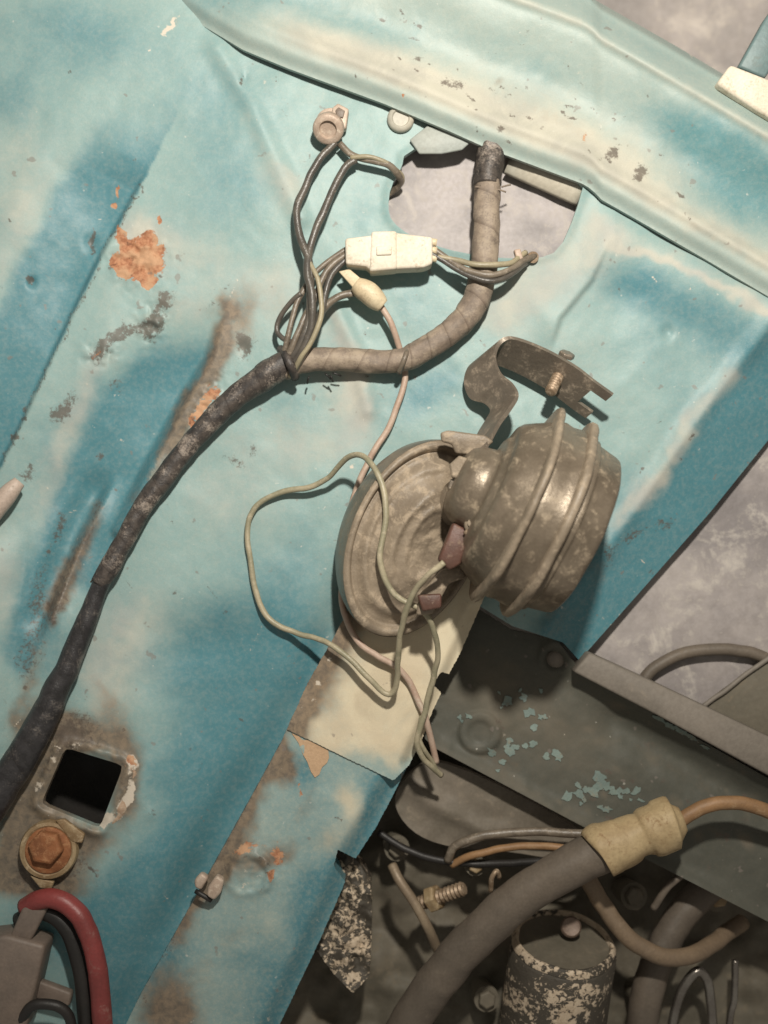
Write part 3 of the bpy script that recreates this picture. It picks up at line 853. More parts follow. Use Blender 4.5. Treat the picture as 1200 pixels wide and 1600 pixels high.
# small connector
sc_ = tube("connector", [(556, 443, 34, 12), (568, 452, 34, 17), (586, 467, 32, 17), (598, 478, 30, 11)], 16, YELLOW, har, 14, 3, None, .15)
sc_["label"] = "small yellowed bullet connector"
prism("connector_tab", [(529, 424), (546, 420), (570, 440), (553, 451)], 36, 6, YELLOW, sc_, 1.5)
# ring terminal at the panel
lg = lathe("ring_terminal", A(832, 402, 8), (.2, -.2, 1), [(0, 9), (4, 9), (4, 4), (0, 4)], STUD, har, 18, capped=False)
prism("crimp", [(803, 390), (813, 388), (818, 404), (808, 408)], 24, 14, WIREPK, har, 2)

# lamp socket on the panel
sk = thing("lamp_socket", 516, 195, 0, "small dull pink metal socket with square clip above the harness wires", "socket")
sa = (A(512, 205, 50) - A(520, 190, 0)).normalized()
lathe("socket_body", A(518, 192, 2), sa, [(0, 23), (6, 24), (8, 20), (26, 20), (30, 24), (40, 24), (43, 21), (43, 14), (38, 12), (38, .5)], PINKMET, sk, 28)
prism("clip", [(519, 168), (528, 161), (545, 170), (541, 200), (531, 204), (518, 190)], 24, 18, PINKMET, sk, 2)
prism("clip_window", [(524, 172), (529, 167), (539, 173), (536, 184), (526, 182)], 27, 4, dusty("socket_dark", (.16, .125, .10), (.22, .17, .13), (.4, .32, .25), .3, .5, 0, 200), sk, 1)

# ================================================================== HORN
horn = thing("car_horn", 760, 900, 0, "dusty brown snail shaped car horn hanging from a curled strap bracket", "horn")
# trumpet shell: an oval snail shell lying against the panel
tc = A(652, 843, 88)
tn = Vector((.30, -.13, .94)).normalized()
def trumpet():
    a = tn
    v = Vector((-.40, -.91, 0)); v = (v - a * v.dot(a)).normalized()
    u = v.cross(a)
    seg = 110
    prof = [(-6, 155), (0, 151), (1, 145), (-2, 141), (-8, 138), (-9, 135)]
    rings = [[p] * seg for p in prof]
    for r in np.linspace(133, 2, 44):
        ring = []
        for k in range(seg):
            th = k / seg
            z = -8 + 26 * sstep(135, 60, r) + 18 * math.exp(-((r * math.cos(2 * math.pi * th) * .7 - 22) / 46) ** 2 - ((r * math.sin(2 * math.pi * th) + 62) / 62) ** 2)
            q = r + 22 * math.cos(2 * math.pi * (th - .02))
            z += 8 * math.exp(-((r - 114) / 9) ** 2) + 5 * math.exp(-((q - 84) / 10) ** 2) + 4 * math.exp(-((q - 54) / 9) ** 2)
            ring.append((float(z), float(r)))
        rings.append(ring)
    verts = []; faces = []
    for i, ring in enumerate(rings):
        for k, (s, r) in enumerate(ring):
            th = 2 * math.pi * k / seg
            X_ = math.cos(th) * r * .66; Y_ = math.sin(th) * r
            dusty_top = 1 + 1.6 * math.exp(-((X_ - 10) / 60) ** 2 - ((Y_ + 90) / 55) ** 2)
            n_ = float(fbm(np.array([X_ + 300]), np.array([Y_ + 300]), 12, 77, 3)[0]) * 3.2 * dusty_top
            verts.append(tc + a * ((s + n_ * (1 if i > 5 else .25)) * U) + u * (X_ * U) + v * (Y_ * U))
    n = len(rings)
    for i in range(n - 1):
        for k in range(seg):
            p = i * seg + k; q = i * seg + (k + 1) % seg
            faces.append((p, q, q + seg, p + seg))
    faces.append(tuple((n - 1) * seg + k for k in range(seg)))
    wv = []; wf = []
    wp = [(-104, 112), (-98, 130), (-84, 142), (-60, 150), (-34, 154), (-14, 155.5), (-5, 155)]
    for s, r in wp:
        for k in range(seg):
            th = 2 * math.pi * k / seg
            wv.append(tc + a * (s * U) + u * (math.cos(th) * r * .66 * U) + v * (math.sin(th) * r * U))
    for i in range(len(wp) - 1):
        for k in range(seg):
            p = i * seg + k; q = i * seg + (k + 1) % seg
            wf.append((p, q, q + seg, p + seg))
    wf.append(tuple(range(seg - 1, -1, -1)))
    wo = finish("shell_wall", wv, wf, HORN, horn)
    bm = bmesh.new(); bm.from_mesh(wo.data); bmesh.ops.recalc_face_normals(bm, faces=bm.faces); bm.to_mesh(wo.data); bm.free()
    o = finish("trumpet_shell", verts, faces, HORND, horn)
    bm = bmesh.new(); bm.from_mesh(o.data); bmesh.ops.recalc_face_normals(bm, faces=bm.faces); bm.to_mesh(o.data); bm.free()
    return o
tr = trumpet()

# diaphragm housing seen edge on
hc = A(806, 791, 152)
hax = Vector((.90, -.41, -.05)).normalized()
def wob(s, th):
    return .010 * math.sin(5 * th + 1) + .008 * math.sin(9 * th)
def lobes(s, th):
    return .035 * max(0, math.sin(6 * th + .9)) ** .5 - .012 + wob(s, th)
lathe("housing", hc, hax, [(-54, 30), (-54, 72), (-53, 80), (-50, 85), (-46, 88), (-45, 98), (-43, 106), (-38, 112), (-26, 119), (-12, 126), (-5, 130)], HORN, horn, 80)
lathe("rim", hc, hax, [(-7, 118), (-6, 138), (-5, 146), (-2, 149), (2, 149), (5, 146), (6, 138), (7, 118)], HORND, horn, 96, lobes)
lathe("spacer_ring", hc, hax, [(5, 134), (14, 136), (26, 134), (38, 136), (46, 137)], HORN, horn, 80, wob)
lathe("rim", hc, hax, [(43, 120), (44, 140), (45, 146), (48, 149), (54, 149), (57, 146), (58, 140), (59, 120)], HORND, horn, 96, lobes)
lathe("back_cover", hc, hax, [(57, 130), (62, 132), (68, 131), (70, 127), (73, 126), (100, 121), (105, 119), (108, 115), (109, 106), (109, 50), (109, 1)], HORN, horn, 80, wob)
lathe("boss", hc, hax, [(-98, .5), (-98, 22), (-96, 38), (-90, 50), (-78, 58), (-64, 61), (-58, 62), (-54, 68), (-52, 80)], HORN, horn, 56, lambda s, th: .02 * math.sin(2 * th))
nk0 = A(690, 800, 66); nk1 = hc + hax * (-60 * U)
lathe("neck", nk0, (nk1 - nk0), [(0, 34), (20, 30), ((nk1 - nk0).length / U, 34)], HORND, horn, 36)
# strap bracket: ribbon between a near edge and a far edge
def strap():
    near = [(958, 616), (930, 596), (900, 573), (858, 549), (817, 532), (794, 528), (779, 538), (773, 560), (782, 584), (800, 600), (808, 618), (796, 640), (780, 662), (768, 684), (754, 708), (738, 740), (726, 772)]
    hh = [62, 62, 62, 62, 62, 62, 63, 64, 68, 78, 90, 104, 120, 134, 148, 160, 168]
    wv = [(-42, 36, -46)] * 5 + [(-46, 38, -46)] * 4 + [(-42, 30, -44), (-40, 24, -44), (-34, 16, -38), (-28, 10, -32), (-26, 6, -30), (-26, 4, -28), (-26, 2, -28), (-26, 0, -26)]
    P = catmull([(*p, h_, *w_) for p, h_, w_ in zip(near, hh, wv)], 5)
    n = len(P); verts = []; faces = []
    N_ = []
    for i in range(n):
        a = A(*P[i][:3]); b = A(P[i][0] + P[i][3], P[i][1] + P[i][4], P[i][2] + P[i][5])
        t = A(*P[min(i + 1, n - 1)][:3]) - A(*P[max(i - 1, 0)][:3])
        nn = t.cross(b - a).normalized() * (3.2 * U)
        for q in range(5):
            p = a.lerp(b, q / 4)
            verts.append(p + nn)
        for q in range(5):
            p = a.lerp(b, q / 4)
            verts.append(p - nn)
    for i in range(n - 1):
        o = i * 10
        notch = i < 5
        for q in range(4):
            if notch and q in (1, 2):
                continue
            faces.append((o + q, o + q + 1, o + q + 11, o + q + 10))
            faces.append((o + 5 + q, o + 15 + q, o + 16 + q, o + 6 + q))
        faces.append((o, o + 10, o + 15, o + 5)); faces.append((o + 4, o + 9, o + 19, o + 14))
        if notch:
            faces.append((o + 1, o + 6, o + 16, o + 11)); faces.append((o + 3, o + 13, o + 18, o + 8))
    faces.append((51, 56, 57, 52)); faces.append((52, 57, 58, 53))
    for q in (0, 3):
        faces.append((q, q + 5, q + 6, q + 1))
    e = (n - 1) * 10
    for q in range(4):
        faces.append((e + q, e + q + 1, e + q + 6, e + q + 5))
    o = finish("mounting_bracket", verts, faces, BRACKET, horn)
    bm = bmesh.new(); bm.from_mesh(o.data); bmesh.ops.recalc_face_normals(bm, faces=bm.faces)
    for ed in bm.edges:
        if len(ed.link_faces) == 2 and ed.calc_face_angle(0) > math.radians(40):
            ed.smooth = False
    bm.to_mesh(o.data); bm.free()
    return o
br = strap()
st0 = A(872, 588, 40); st1 = A(860, 613, 66)
prof = []
L_ = (st1 - st0).length / U
for k in range(15):
    s = L_ * k / 14
    prof.append((s, 9.5 if k % 2 else 8))
prof += [(L_ + 1, 6), (L_ + 1, .5)]
lathe("stud", st0, st1 - st0, prof, STUD, br, 20)
hexbolt("bolt_head", 884, 558, 42, 13, 8, BRACKET, br, (.3, .8, .4))
# small plates, nut and terminals between shell and housing
prism("mounting_plate", [(688, 676), (700, 672), (758, 680), (772, 690), (742, 712), (712, 708), (706, 694), (690, 690)], 140, 10, HORND, horn, 3)
hexbolt("nut", 724, 734, 168, 19, 16, HORND, horn, (-.3, .1, .9), .5)
hexbolt("nut", 716, 760, 160, 13, 14, BRACKET, horn, (-.3, .1, .9), .1)
tm = prism("terminal_block", [(708, 816), (738, 832), (720, 882), (702, 892), (684, 876)], 182, 34, REDPL, horn, 4)
lathe("terminal_screw", A(741, 822, 182), (-.2, .3, .9), [(0, 13), (6, 14), (10, 12), (12, 7), (16, 7), (18, .5)], HORND, tm, 18)
prism("terminal_tab", [(728, 818), (752, 806), (770, 818), (762, 840), (744, 848), (728, 840)], 170, 12, HORND, horn, 3)
prism("terminal_cover", [(652, 930), (690, 928), (690, 950), (660, 956)], 150, 16, REDPL, horn, 3)
prism("lower_flap", [(690, 890), (722, 884), (730, 902), (702, 912), (676, 960), (650, 962), (655, 930)], 138, 14, HORND, horn, 4)
tube("lug", [(757, 812, 176), (742, 822, 186), (728, 836, 190)], 6, STUD, tm, 10)

# horn wires
hw1 = tube("horn_wire", [(695, 880, 186), (672, 898, 180), (650, 922, 160), (632, 962, 136), (624, 1010, 104), (619, 1060, 72), (614, 1080, 60), (602, 1084, 56), (575, 1060, 58), (548, 1032, 54), (520, 1009, 44), (490, 997, 26), (445, 982, 14), (416, 962, 10), (402, 930, 9), (393, 885, 9), (387, 835, 8), (392, 800, 8), (412, 780, 10), (450, 767, 14), (490, 758, 22), (520, 738, 40), (545, 715, 66), (568, 713, 92), (588, 732, 114), (600, 765, 124), (602, 800, 128), (598, 840, 130), (594, 872, 130), (602, 905, 128), (618, 930, 126), (642, 944, 126), (662, 955, 124), (678, 982, 110), (684, 1015, 90), (678, 1060, 66), (666, 1105, 52), (654, 1140, 44), (651, 1162, 38), (660, 1185, 26), (676, 1200, 12), (690, 1212, -4)], 4.5, WIREGR, None, 10, 4, None, .12, jit=5)
tag(hw1, "long green cream wire looping over the panel, horn shell and cream plate", "wire", "loose wires by the horn")
hw3 = tube("horn_wire", [(660, 1118, 46), (655, 1150, 40), (664, 1172, 30), (674, 1188, 14), (684, 1208, 0)], 3.6, WIREGR, None, 8, 4)
tag(hw3, "short green wire end beside the edge of the cream plate", "wire", "loose wires by the horn")

# ================================================================== LOWER STRIP
up_out = [(560, 925), (520, 1000), (480, 1070), (449, 1140), (615, 1220), (640, 1195), (662, 1150), (676, 1112), (690, 1083), (676, 1070), (690, 1050), (702, 1054), (720, 1020), (746, 960), (780, 880), (690, 850)]
def lo_base(x, y):
    d, s, t = pdist(x, y, [(560, 925), (455, 1125), (312, 1392), (216, 1562), (160, 1680)])
    return 17 - 14 * (1 - sstep(0, 40, d)) + fbm(x, y, 80, 55, 3) * 7
def up_h(x, y):
    d2, _, _ = pdist(x, y, [(640, 1192), (676, 1112), (746, 960)])
    return lo_base(x, y) + 4 + 9 * sstep(60, 200, 1180 - y + (x - 530) * .45) - 16 * (1 - sstep(0, 20, d2))
def up_mask(x, y):
    wx = x + fbm(x, y, 50, 221) * 40; wy = y + fbm(x, y, 50, 241) * 40
    ww = x + fbm(x, y, 20, 261, 3) * 16; wz = y + fbm(x, y, 20, 271, 3) * 16
    d, s, t = pdist(wx, wy, [(560, 925), (480, 1070), (449, 1140)])
    stain = 1.5 * np.exp(-(d / 36) ** 2) + .3 * blob(wx, wy, 560, 1100, 30, 60)
    sd = pdist(wx, wy, [(430, 1130), (615, 1220), (650, 1200)])[0]
    dust_light = 1.0 - .5 * np.exp(-(d / 45) ** 2) - .85 * np.exp(-(sd / 26) ** 2) * sstep(500, 580, x)
    deep = .3 * blob(wx, wy, 640, 1205, 60, 30, 25)
    grime = .5 * np.exp(-(d / 12) ** 2) + .3 * blob(ww, wz, 690, 1000, 20, 30)
    white = .6 * blob(ww, wz, 500, 1070, 8, 6) + .6 * blob(ww, wz, 518, 1030, 8, 8) + .4 * blob(ww, wz, 490, 1095, 12, 8)
    return dict(stain=stain, dust_light=dust_light, deep=deep, grime=grime, white=white)
up = sheet("cover_plate", up_out, up_h, up_mask, STRIPP, 3, 6)
tag(up, "cream stained cover plate under the horn with rusty brown left edge", "plate")

lo_out = [(455, 1125), (440, 1160), (380, 1270), (312, 1392), (262, 1480), (216, 1562), (160, 1680), (390, 1700), (440, 1596), (500, 1470), (540, 1378), (522, 1354), (528, 1328), (556, 1342), (590, 1290), (616, 1240), (640, 1192)]
def lo_h(x, y):
    d, s, t = pdist(x, y, [(455, 1125), (312, 1392), (216, 1562), (160, 1680)])
    h = 17 - 14 * (1 - sstep(0, 40, d)) + fbm(x, y, 80, 55, 3) * 7
    d2, s, t = pdist(x, y, [(640, 1192), (556, 1342), (540, 1378), (440, 1596), (390, 1700)])
    h += -22 * (1 - sstep(0, 36, d2))
    r = np.hypot(x - 388, y - 1366)
    r = r + fbm(x, y, 30, 515, 3) * 16
    h += 8 * np.exp(-((r - 32) / 7) ** 2) * (.35 + .65 * sstep(-.25, .2, fbm(x, y, 40, 525, 2) + .012 * (x - 388) - .006 * (y - 1366))) + fbm(x, y, 14, 535, 3) * 9 * blob(x, y, 395, 1355, 55, 40)
    return h
def lo_mask(x, y):
    wx = x + fbm(x, y, 60, 321) * 50; wy = y + fbm(x, y, 60, 341) * 50
    ww = x + fbm(x, y, 20, 361, 3) * 18; wz = y + fbm(x, y, 20, 371, 3) * 18
    d, s, t = pdist(wx, wy, [(450, 1120), (312, 1392), (216, 1562)])
    tl = t
    d2, _, _ = pdist(wx, wy, [(640, 1192), (540, 1378), (440, 1596)])
    stain = .5 * blob(wx, wy, 395, 1345, 60, 40, -20) + .5 * blob(ww, wz, 345, 1345, 24, 40, 25) + 1.15 * np.exp(-(d / 24) ** 2) * (1 - sstep(.62, .8, tl)) + 1.0 * blob(wx, wy, 430, 1185, 32, 34, 0) + .45 * blob(wx, wy, 480, 1250, 16, 60, 20) + .7 * blob(wx, wy, 250, 1560, 50, 55) + .7 * blob(wx, wy, 280, 1590, 60, 40) + .6 * blob(wx, wy, 425, 1330, 36, 22, -20) + .45 * blob(wx, wy, 360, 1460, 26, 26) + .35 * blob(wx, wy, 340, 1520, 60, 30)
    rust = .62 * blob(ww, wz, 385, 1325, 32, 14, -15) + .6 * blob(ww, wz, 432, 1335, 16, 22) + .5 * blob(ww, wz, 470, 1235, 8, 20) + .5 * blob(ww, wz, 424, 1372, 8, 16)
    deep = .35 + .8 * np.exp(-(d2 / 34) ** 2) + .55 * blob(wx, wy, 500, 1400, 50, 60) + .5 * blob(wx, wy, 250, 1500, 40, 60, 30) + .4 * blob(wx, wy, 400, 1520, 50, 60) + .4 * blob(wx, wy, 470, 1200, 30, 30)
    dust_light = .0 + .75 * blob(wx, wy, 545, 1255, 28, 40, 20) + .45 * blob(wx, wy, 510, 1310, 40, 30) + .4 * blob(wx, wy, 360, 1480, 50, 40) + .45 * blob(wx, wy, 430, 1440, 40, 30) + .7 * blob(wx, wy, 490, 1175, 18, 28, -20) + .4 * blob(wx, wy, 300, 1440, 30, 40)
    grime = .5 * np.exp(-(d / 7) ** 2) + .8 * blob(ww, wz, 528, 1278, 4, 4) + .35 * blob(ww, wz, 350, 1430, 10, 14) + .5 * stroke(ww, wz, [(400, 1330), (418, 1352), (424, 1378), (412, 1394)], 5) + .5 * stroke(ww, wz, [(350, 1360), (368, 1344), (384, 1338)], 5)
    white = .45 * blob(ww, wz, 380, 1385, 20, 10) + .4 * blob(ww, wz, 385, 1360, 16, 10) + .5 * blob(ww, wz, 420, 1590, 14, 8)
    return dict(stain=stain, rust=rust, deep=deep, dust_light=dust_light, grime=grime, white=white)
lo = sheet("frame_strip", lo_out, lo_h, lo_mask, STRIPP, 3, 60)
tag(lo, "blue painted frame strip with rusty dimple and notched edge", "frame strip")
PATCHM = dusty("bare_primer", (.50, .34, .21), (.46, .31, .19), (.36, .23, .14), .25, .6, 0, 120, .3)
prism("bare_patch", [(456, 1146), (484, 1158), (513, 1173), (514, 1184), (511, 1192), (503, 1199), (499, 1210), (492, 1215), (486, 1206), (480, 1190), (474, 1180), (466, 1160)], 0, 2, PATCHM, lo, 0, tilt=lambda p: float(lo_h(np.array([float(p[0])]), np.array([float(p[1])]))[0]) + 1.6)
# tie clip hooked over the strip's edge
cp = thing("edge_clip", 325, 1385, 20, "small pale metal clip hooked over the left edge of the blue strip", "clip")
prism("clip_jaw", [(303, 1376), (314, 1364), (326, 1372), (314, 1392), (304, 1388)], 34, 16, PINKMET, cp, 4)
prism("clip_jaw", [(325, 1386), (338, 1368), (350, 1376), (345, 1396), (334, 1408), (322, 1400)], 44, 18, PINKMET, cp, 4)
tube("clip_pin", [(306, 1392, 30), (318, 1400, 34), (330, 1408, 32)], 4, BLACK, cp, 8)

# ================================================================== LOWER LEFT
bt = thing("hex_bolt", 75, 1325, 0, "rusty hex bolt with cream washer beside the square hole", "bolt")
lathe("washer", A(76, 1328, 20), (.05, .05, 1), [(-24, 44), (0, 45), (5, 43), (6, 38), (3, 34), (3, 1)], WASHER, bt, 40)
lathe("collar", A(76, 1328, 22), (.05, .05, 1), [(0, 36), (5, 35), (7, 31), (7, 1)], RUSTBOLT, bt, 40)
hexbolt("bolt_head", 74, 1322, 28, 27, 18, RUSTBOLT, bt, (.03, .05, 1), .35)
prism("lock_tab", [(86, 1282), (100, 1280), (132, 1304), (128, 1318), (112, 1316)], 24, 9, WASHER, bt, 2)
prism("lock_tab", [(46, 1368), (60, 1372), (84, 1378), (80, 1390), (62, 1388)], 24, 9, WASHER, bt, 2)

rc = tube("battery_cable", [(40, 1418, 40), (64, 1405, 56), (92, 1406, 62), (118, 1424, 64), (138, 1458, 66), (150, 1500, 66), (157, 1550, 66), (161, 1620, 66), (164, 1720, 66)], 15, REDCAB, None, 18, 4, None, .06)
tag(rc, "thick red cable arching down beside the rusty bolt", "cable")
bc = tube("battery_cable", [(30, 1440, 30), (62, 1424, 40), (92, 1434, 44), (114, 1468, 44), (127, 1515, 44), (134, 1560, 44), (138, 1640, 44), (140, 1720, 44)], 14, BLACK, None, 18, 4)
tag(bc, "black cable tucked along the inside of the red cable", "cable")
lgm = dusty("grey_brown_lug", (.20, .155, .125), (.15, .12, .10), (.28, .22, .17), .3, .55, 0, 80)
lu = thing("cable_lug", 30, 1530, 20, "grey brown cable lug block below the rusty bolt", "cable lug")
prism("block", [(-60, 1470), (10, 1462), (70, 1478), (62, 1515), (40, 1610), (-60, 1640)], 70, 60, lgm, lu, 6)
prism("strap", [(14, 1466), (34, 1420), (62, 1404), (76, 1416), (64, 1440), (46, 1474)], 62, 14, lgm, lu, 4)
tube("clamp_ring", [(30, 1600, 60), (50, 1572, 72), (85, 1570, 72), (108, 1590, 66), (118, 1640, 56)], 8, BLACK, lu, 12)
prism("cross_link", [(52, 1530), (112, 1552), (108, 1574), (50, 1560)], 42, 18, lgm, lu, 4)

# ================================================================== LOWER RIGHT: radiator support, engine pieces
sup_out = [(700, 920), (745, 950), (800, 985), (870, 1000), (905, 1044), (1033, 1122), (1200, 1216), (1340, 1295), (1340, 1520), (1200, 1440), (925, 1299), (678, 1168), (650, 1140), (640, 1000)]
def sup_h(x, y):
    d, s, t = pdist(x, y, [(870, 1000), (905, 1044), (1200, 1216), (1340, 1295)])
    h = -46 + 20 * np.exp(-(d / 22) ** 2)
    d2, s, t = pdist(x, y, [(650, 1140), (678, 1168), (925, 1299), (1340, 1520)])
    h += 12 * np.exp(-(d2 / 16) ** 2)
    d3, s, t = pdist(x, y, [(960, 1130), (1200, 1270), (1340, 1350)])
    h += -16 * np.exp(-(d3 / 26) ** 2)
    r = np.hypot(x - 750, y - 1145)
    h += 7 * sstep(36, 30, r) - 4 * sstep(22, 14, r)
    r = np.hypot(x - 868, y - 1030)
    h += 6 * np.exp(-((r - 22) / 8) ** 2)
    return h + fbm(x, y, 60, 91, 4) * 8
def sup_mask(x, y):
    wx = x + fbm(x, y, 40, 421) * 40; wy = y + fbm(x, y, 40, 441) * 40
    ww = x + fbm(x, y, 18, 461, 3) * 18; wz = y + fbm(x, y, 18, 471, 3) * 18
    white = 0 * x
    dust_light = .25 + .6 * blob(wx, wy, 760, 1080, 80, 60, 30) + .5 * blob(wx, wy, 880, 1150, 100, 60, 30) + .4 * stroke(wx, wy, [(690, 1170), (800, 1228), (930, 1296)], 16)
    white = .3 * stroke(ww, wz, [(700, 1180), (760, 1205), (830, 1245)], 8) + .3 * blob(ww, wz, 750, 1165, 24, 10)
    rs = random.Random(18)
    grime = .25 * blob(wx, wy, 860, 1060, 120, 40, 20)
    stain = .35 * blob(wx, wy, 780, 1190, 90, 20, 28) + .3 * blob(wx, wy, 1050, 1200, 160, 30, 28)
    for k in range(120):
        x0 = rs.uniform(680, 1200); y0 = 1060 + (x0 - 680) * .4 + rs.gauss(30, 60); r_ = rs.uniform(2.5, 9)
        bb = rs.uniform(.3, .7) * blob(ww * .4 + x * .6, wz * .4 + y * .6, x0, y0, r_ * rs.uniform(1, 2), r_, rs.uniform(0, 60))
        if k % 3 == 0:
            white = white + bb * .7
        elif k % 3 == 1:
            dust_light = dust_light + bb
        else:
            grime = grime + bb
    return dict(dust_light=dust_light, white=white * .9, deep=.3 + 0 * x, grime=grime, stain=stain)
su = sheet("radiator_support", sup_out, sup_h, sup_mask, GREASY, 3.4, 26)
tag(su, "greasy dark brown radiator support panel with flaking teal paint remnants", "car panel")
CHIP = dusty("teal_paint_flake", (.19, .25, .225), (.15, .20, .185), (.24, .23, .18), .5, .6, 0, 200)
frg = random.Random(5)
fl_c = [(838, 1120, 16, 4), (790, 1100, 14, 4), (808, 1165, 18, 7), (915, 1238, 24, 10), (975, 1243, 30, 10), (940, 1222, 20, 6), (866, 1180, 14, 3), (1030, 1124, 30, 5), (1062, 1142, 30, 7), (824, 1085, 14, 3), (730, 1120, 16, 3), (780, 1185, 20, 4), (1090, 1160, 20, 3)]
for cxk, cyk, spread, cnt_ in fl_c:
    for k in range(cnt_):
        x = cxk + frg.gauss(0, spread * .55); y = cyk + frg.gauss(0, spread * .4)
        sx = frg.uniform(3, 10); sy = sx * frg.uniform(.5, 1.1); a = frg.uniform(-40, 60)
        if cxk in (1030, 1062, 1090, 1000):
            y = cyk + (x - cxk) * .58 + frg.gauss(0, 2); sy = 3; sx = frg.uniform(5, 12); a = 30
        m = 11
        pl = []
        ca, sa_ = math.cos(math.radians(a)), math.sin(math.radians(a))
        for q in range(m):
            th = 2 * math.pi * q / m
            rr = frg.uniform(.45, 1.3)
            dx, dy = sx * rr * math.cos(th), sy * rr * math.sin(th)
            pl.append((x + dx * ca - dy * sa_, y + dx * sa_ + dy * ca))
        dct = {p: float(sup_h(np.array([p[0]]), np.array([p[1]]))[0]) + 1.5 for p in pl}
        prism("paint_flake", pl, 0, 1.3, CHIP, su, 0, tilt=lambda p, d_=dct: d_[p])
LEDGEM = dusty("dull_ledge", (.20, .175, .148), (.165, .145, .122), (.26, .225, .185), .3, .6, 0, 60, .3)
ld_ = prism("ledge", [(896, 1050), (921, 1020), (1000, 1056), (1100, 1103), (1220, 1160), (1340, 1222), (1340, 1290), (1200, 1212), (1033, 1121)], 2, 52, LEDGEM, su, 4)
sw = lathe("screw", A(869, 1029, -36), (0, 0, 1), [(-6, 15), (4, 14), (8, 9), (9, 4), (9, .5)], LEDGEM, su, 20)

# lower plate and bulkhead below
pm = dusty("grey_grease_plate", (.20, .17, .135), (.16, .138, .108), (.28, .235, .18), .35, .6, 0, 70, .3)
lp_out = rounded([(610, 1250), (640, 1205), (690, 1180), (940, 1310), (900, 1350), (800, 1330), (700, 1325), (640, 1300)], 2)
lpo = sheet("lower_bracket", lp_out, lambda x, y: -82 + fbm(x, y, 50, 66, 3) * 14 + 10 * np.exp(-(pdist(x, y, [(640, 1230), (700, 1270), (760, 1300)])[0] / 14) ** 2), None, pm, 5, 20)
tag(lpo, "dusty grey bracket plate tucked below the radiator support edge", "bracket")
def eng_h(x, y):
    return -190 + fbm(x, y, 150, 31, 4) * 110 + fbm(x, y, 40, 36, 3) * 24
eng = sheet("engine_block", [(380, 1230), (640, 1130), (720, 1150), (1360, 1440), (1400, 1800), (330, 1800)], eng_h, None, OLIVE, 7, 60)
tag(eng, "oily dark engine block mass deep under the cables", "engine")

ebk = sheet("crusted_flange", [(526, 1326), (560, 1346), (580, 1380), (582, 1450), (578, 1525), (552, 1553), (520, 1520), (490, 1478), (515, 1430), (540, 1378)],
            lambda x, y: -52 + fbm(x, y, 26, 83, 4) * 40, None, FLAKE3, 3, 50)
tag(ebk, "black flange with flaking whitish crust beside the notched strip edge", "flange")

hz = thing("hose", 800, 1420, -100, "thick dusty dark hose with a cream clamp boot at its end", "hose")
tube("hose_body", [(600, 1680, -60), (640, 1598, -40), (700, 1512, -20), (760, 1448, 0), (820, 1398, 14), (880, 1360, 24), (945, 1328, 32)], 32, HOSE, hz, 28, 4, None, .05)
bo = tube("clamp_boot", [(936, 1333, 33, 38), (939, 1331, 33, 42), (950, 1326, 34, 42), (975, 1315, 36, 38), (996, 1306, 36, 34), (1004, 1303, 36, 33), (1010, 1300, 36, 37), (1028, 1294, 36, 39), (1046, 1287, 36, 40), (1052, 1285, 36, 39), (1055, 1284, 36, 30), (1066, 1280, 36, 20)], 36, BOOT, hz, 30, 3, None, .10)
tube("cable_core", [(1060, 1284, 36), (1080, 1271, 38), (1105, 1260, 38), (1150, 1255, 36), (1200, 1268, 30), (1270, 1310, 10), (1330, 1380, -20)], 11, COPPER, hz, 14, 4)

h2 = tube("heater_hose", [(905, 1350, -60), (930, 1392, -50), (958, 1438, -44), (992, 1474, -44), (1035, 1494, -50), (1080, 1492, -70), (1120, 1470, -110), (1160, 1440, -160)], 14, dusty("tan_hose", (.23, .165, .105), (.18, .13, .085), (.30, .22, .15), .3, .55, 0, 90), None, 16, 4)
tag(h2, "thin tan brown hose curving below the cream clamp boot", "hose")
for k, pts in enumerate(([(700, 1345, -66), (712, 1322, -52), (750, 1306, -46), (825, 1300, -44), (925, 1303, -30), (960, 1306, -40)], [(706, 1352, -70), (745, 1334, -52), (812, 1322, -44), (890, 1326, -30), (940, 1330, -30)])):
    wv_ = tube("engine_wire", pts, 7 - k, WIREMID if k == 0 else COPPER, None, 12, 4)
    tag(wv_, ["brown engine wire running along the lower bracket plate into the boot", "orange brown engine wire lying just below the brown wire"][k], "wire", "engine wires")

st = thing("brass_stud", 690, 1400, -90, "threaded brass stud with nut standing left of the thick hose", "stud")
a0 = A(655, 1412, -80); a1 = A(725, 1388, -40)
Ls = (a1 - a0).length / U
lathe("thread", a0, a1 - a0, [(Ls * k / 24, 12 if k % 2 else 9.5) for k in range(25)] + [(Ls + 1, 1)], STUD, st, 20)
nb = a0.lerp(a1, .25)
o = hexbolt("nut", 672, 1406, -72, 22, 18, WASHER, st, (a1 - a0))
rd = tube("steel_rod", [(612, 1352, -80), (624, 1375, -66), (645, 1405, -60), (668, 1448, -60), (690, 1500, -90)], 8, dusty("tan_rod", (.32, .25, .17), (.25, .19, .13), (.4, .32, .22), .3, .5, .2, 120), None, 14, 4)
tag(rd, "pale tan steel rod leaning beside the brass stud", "rod")

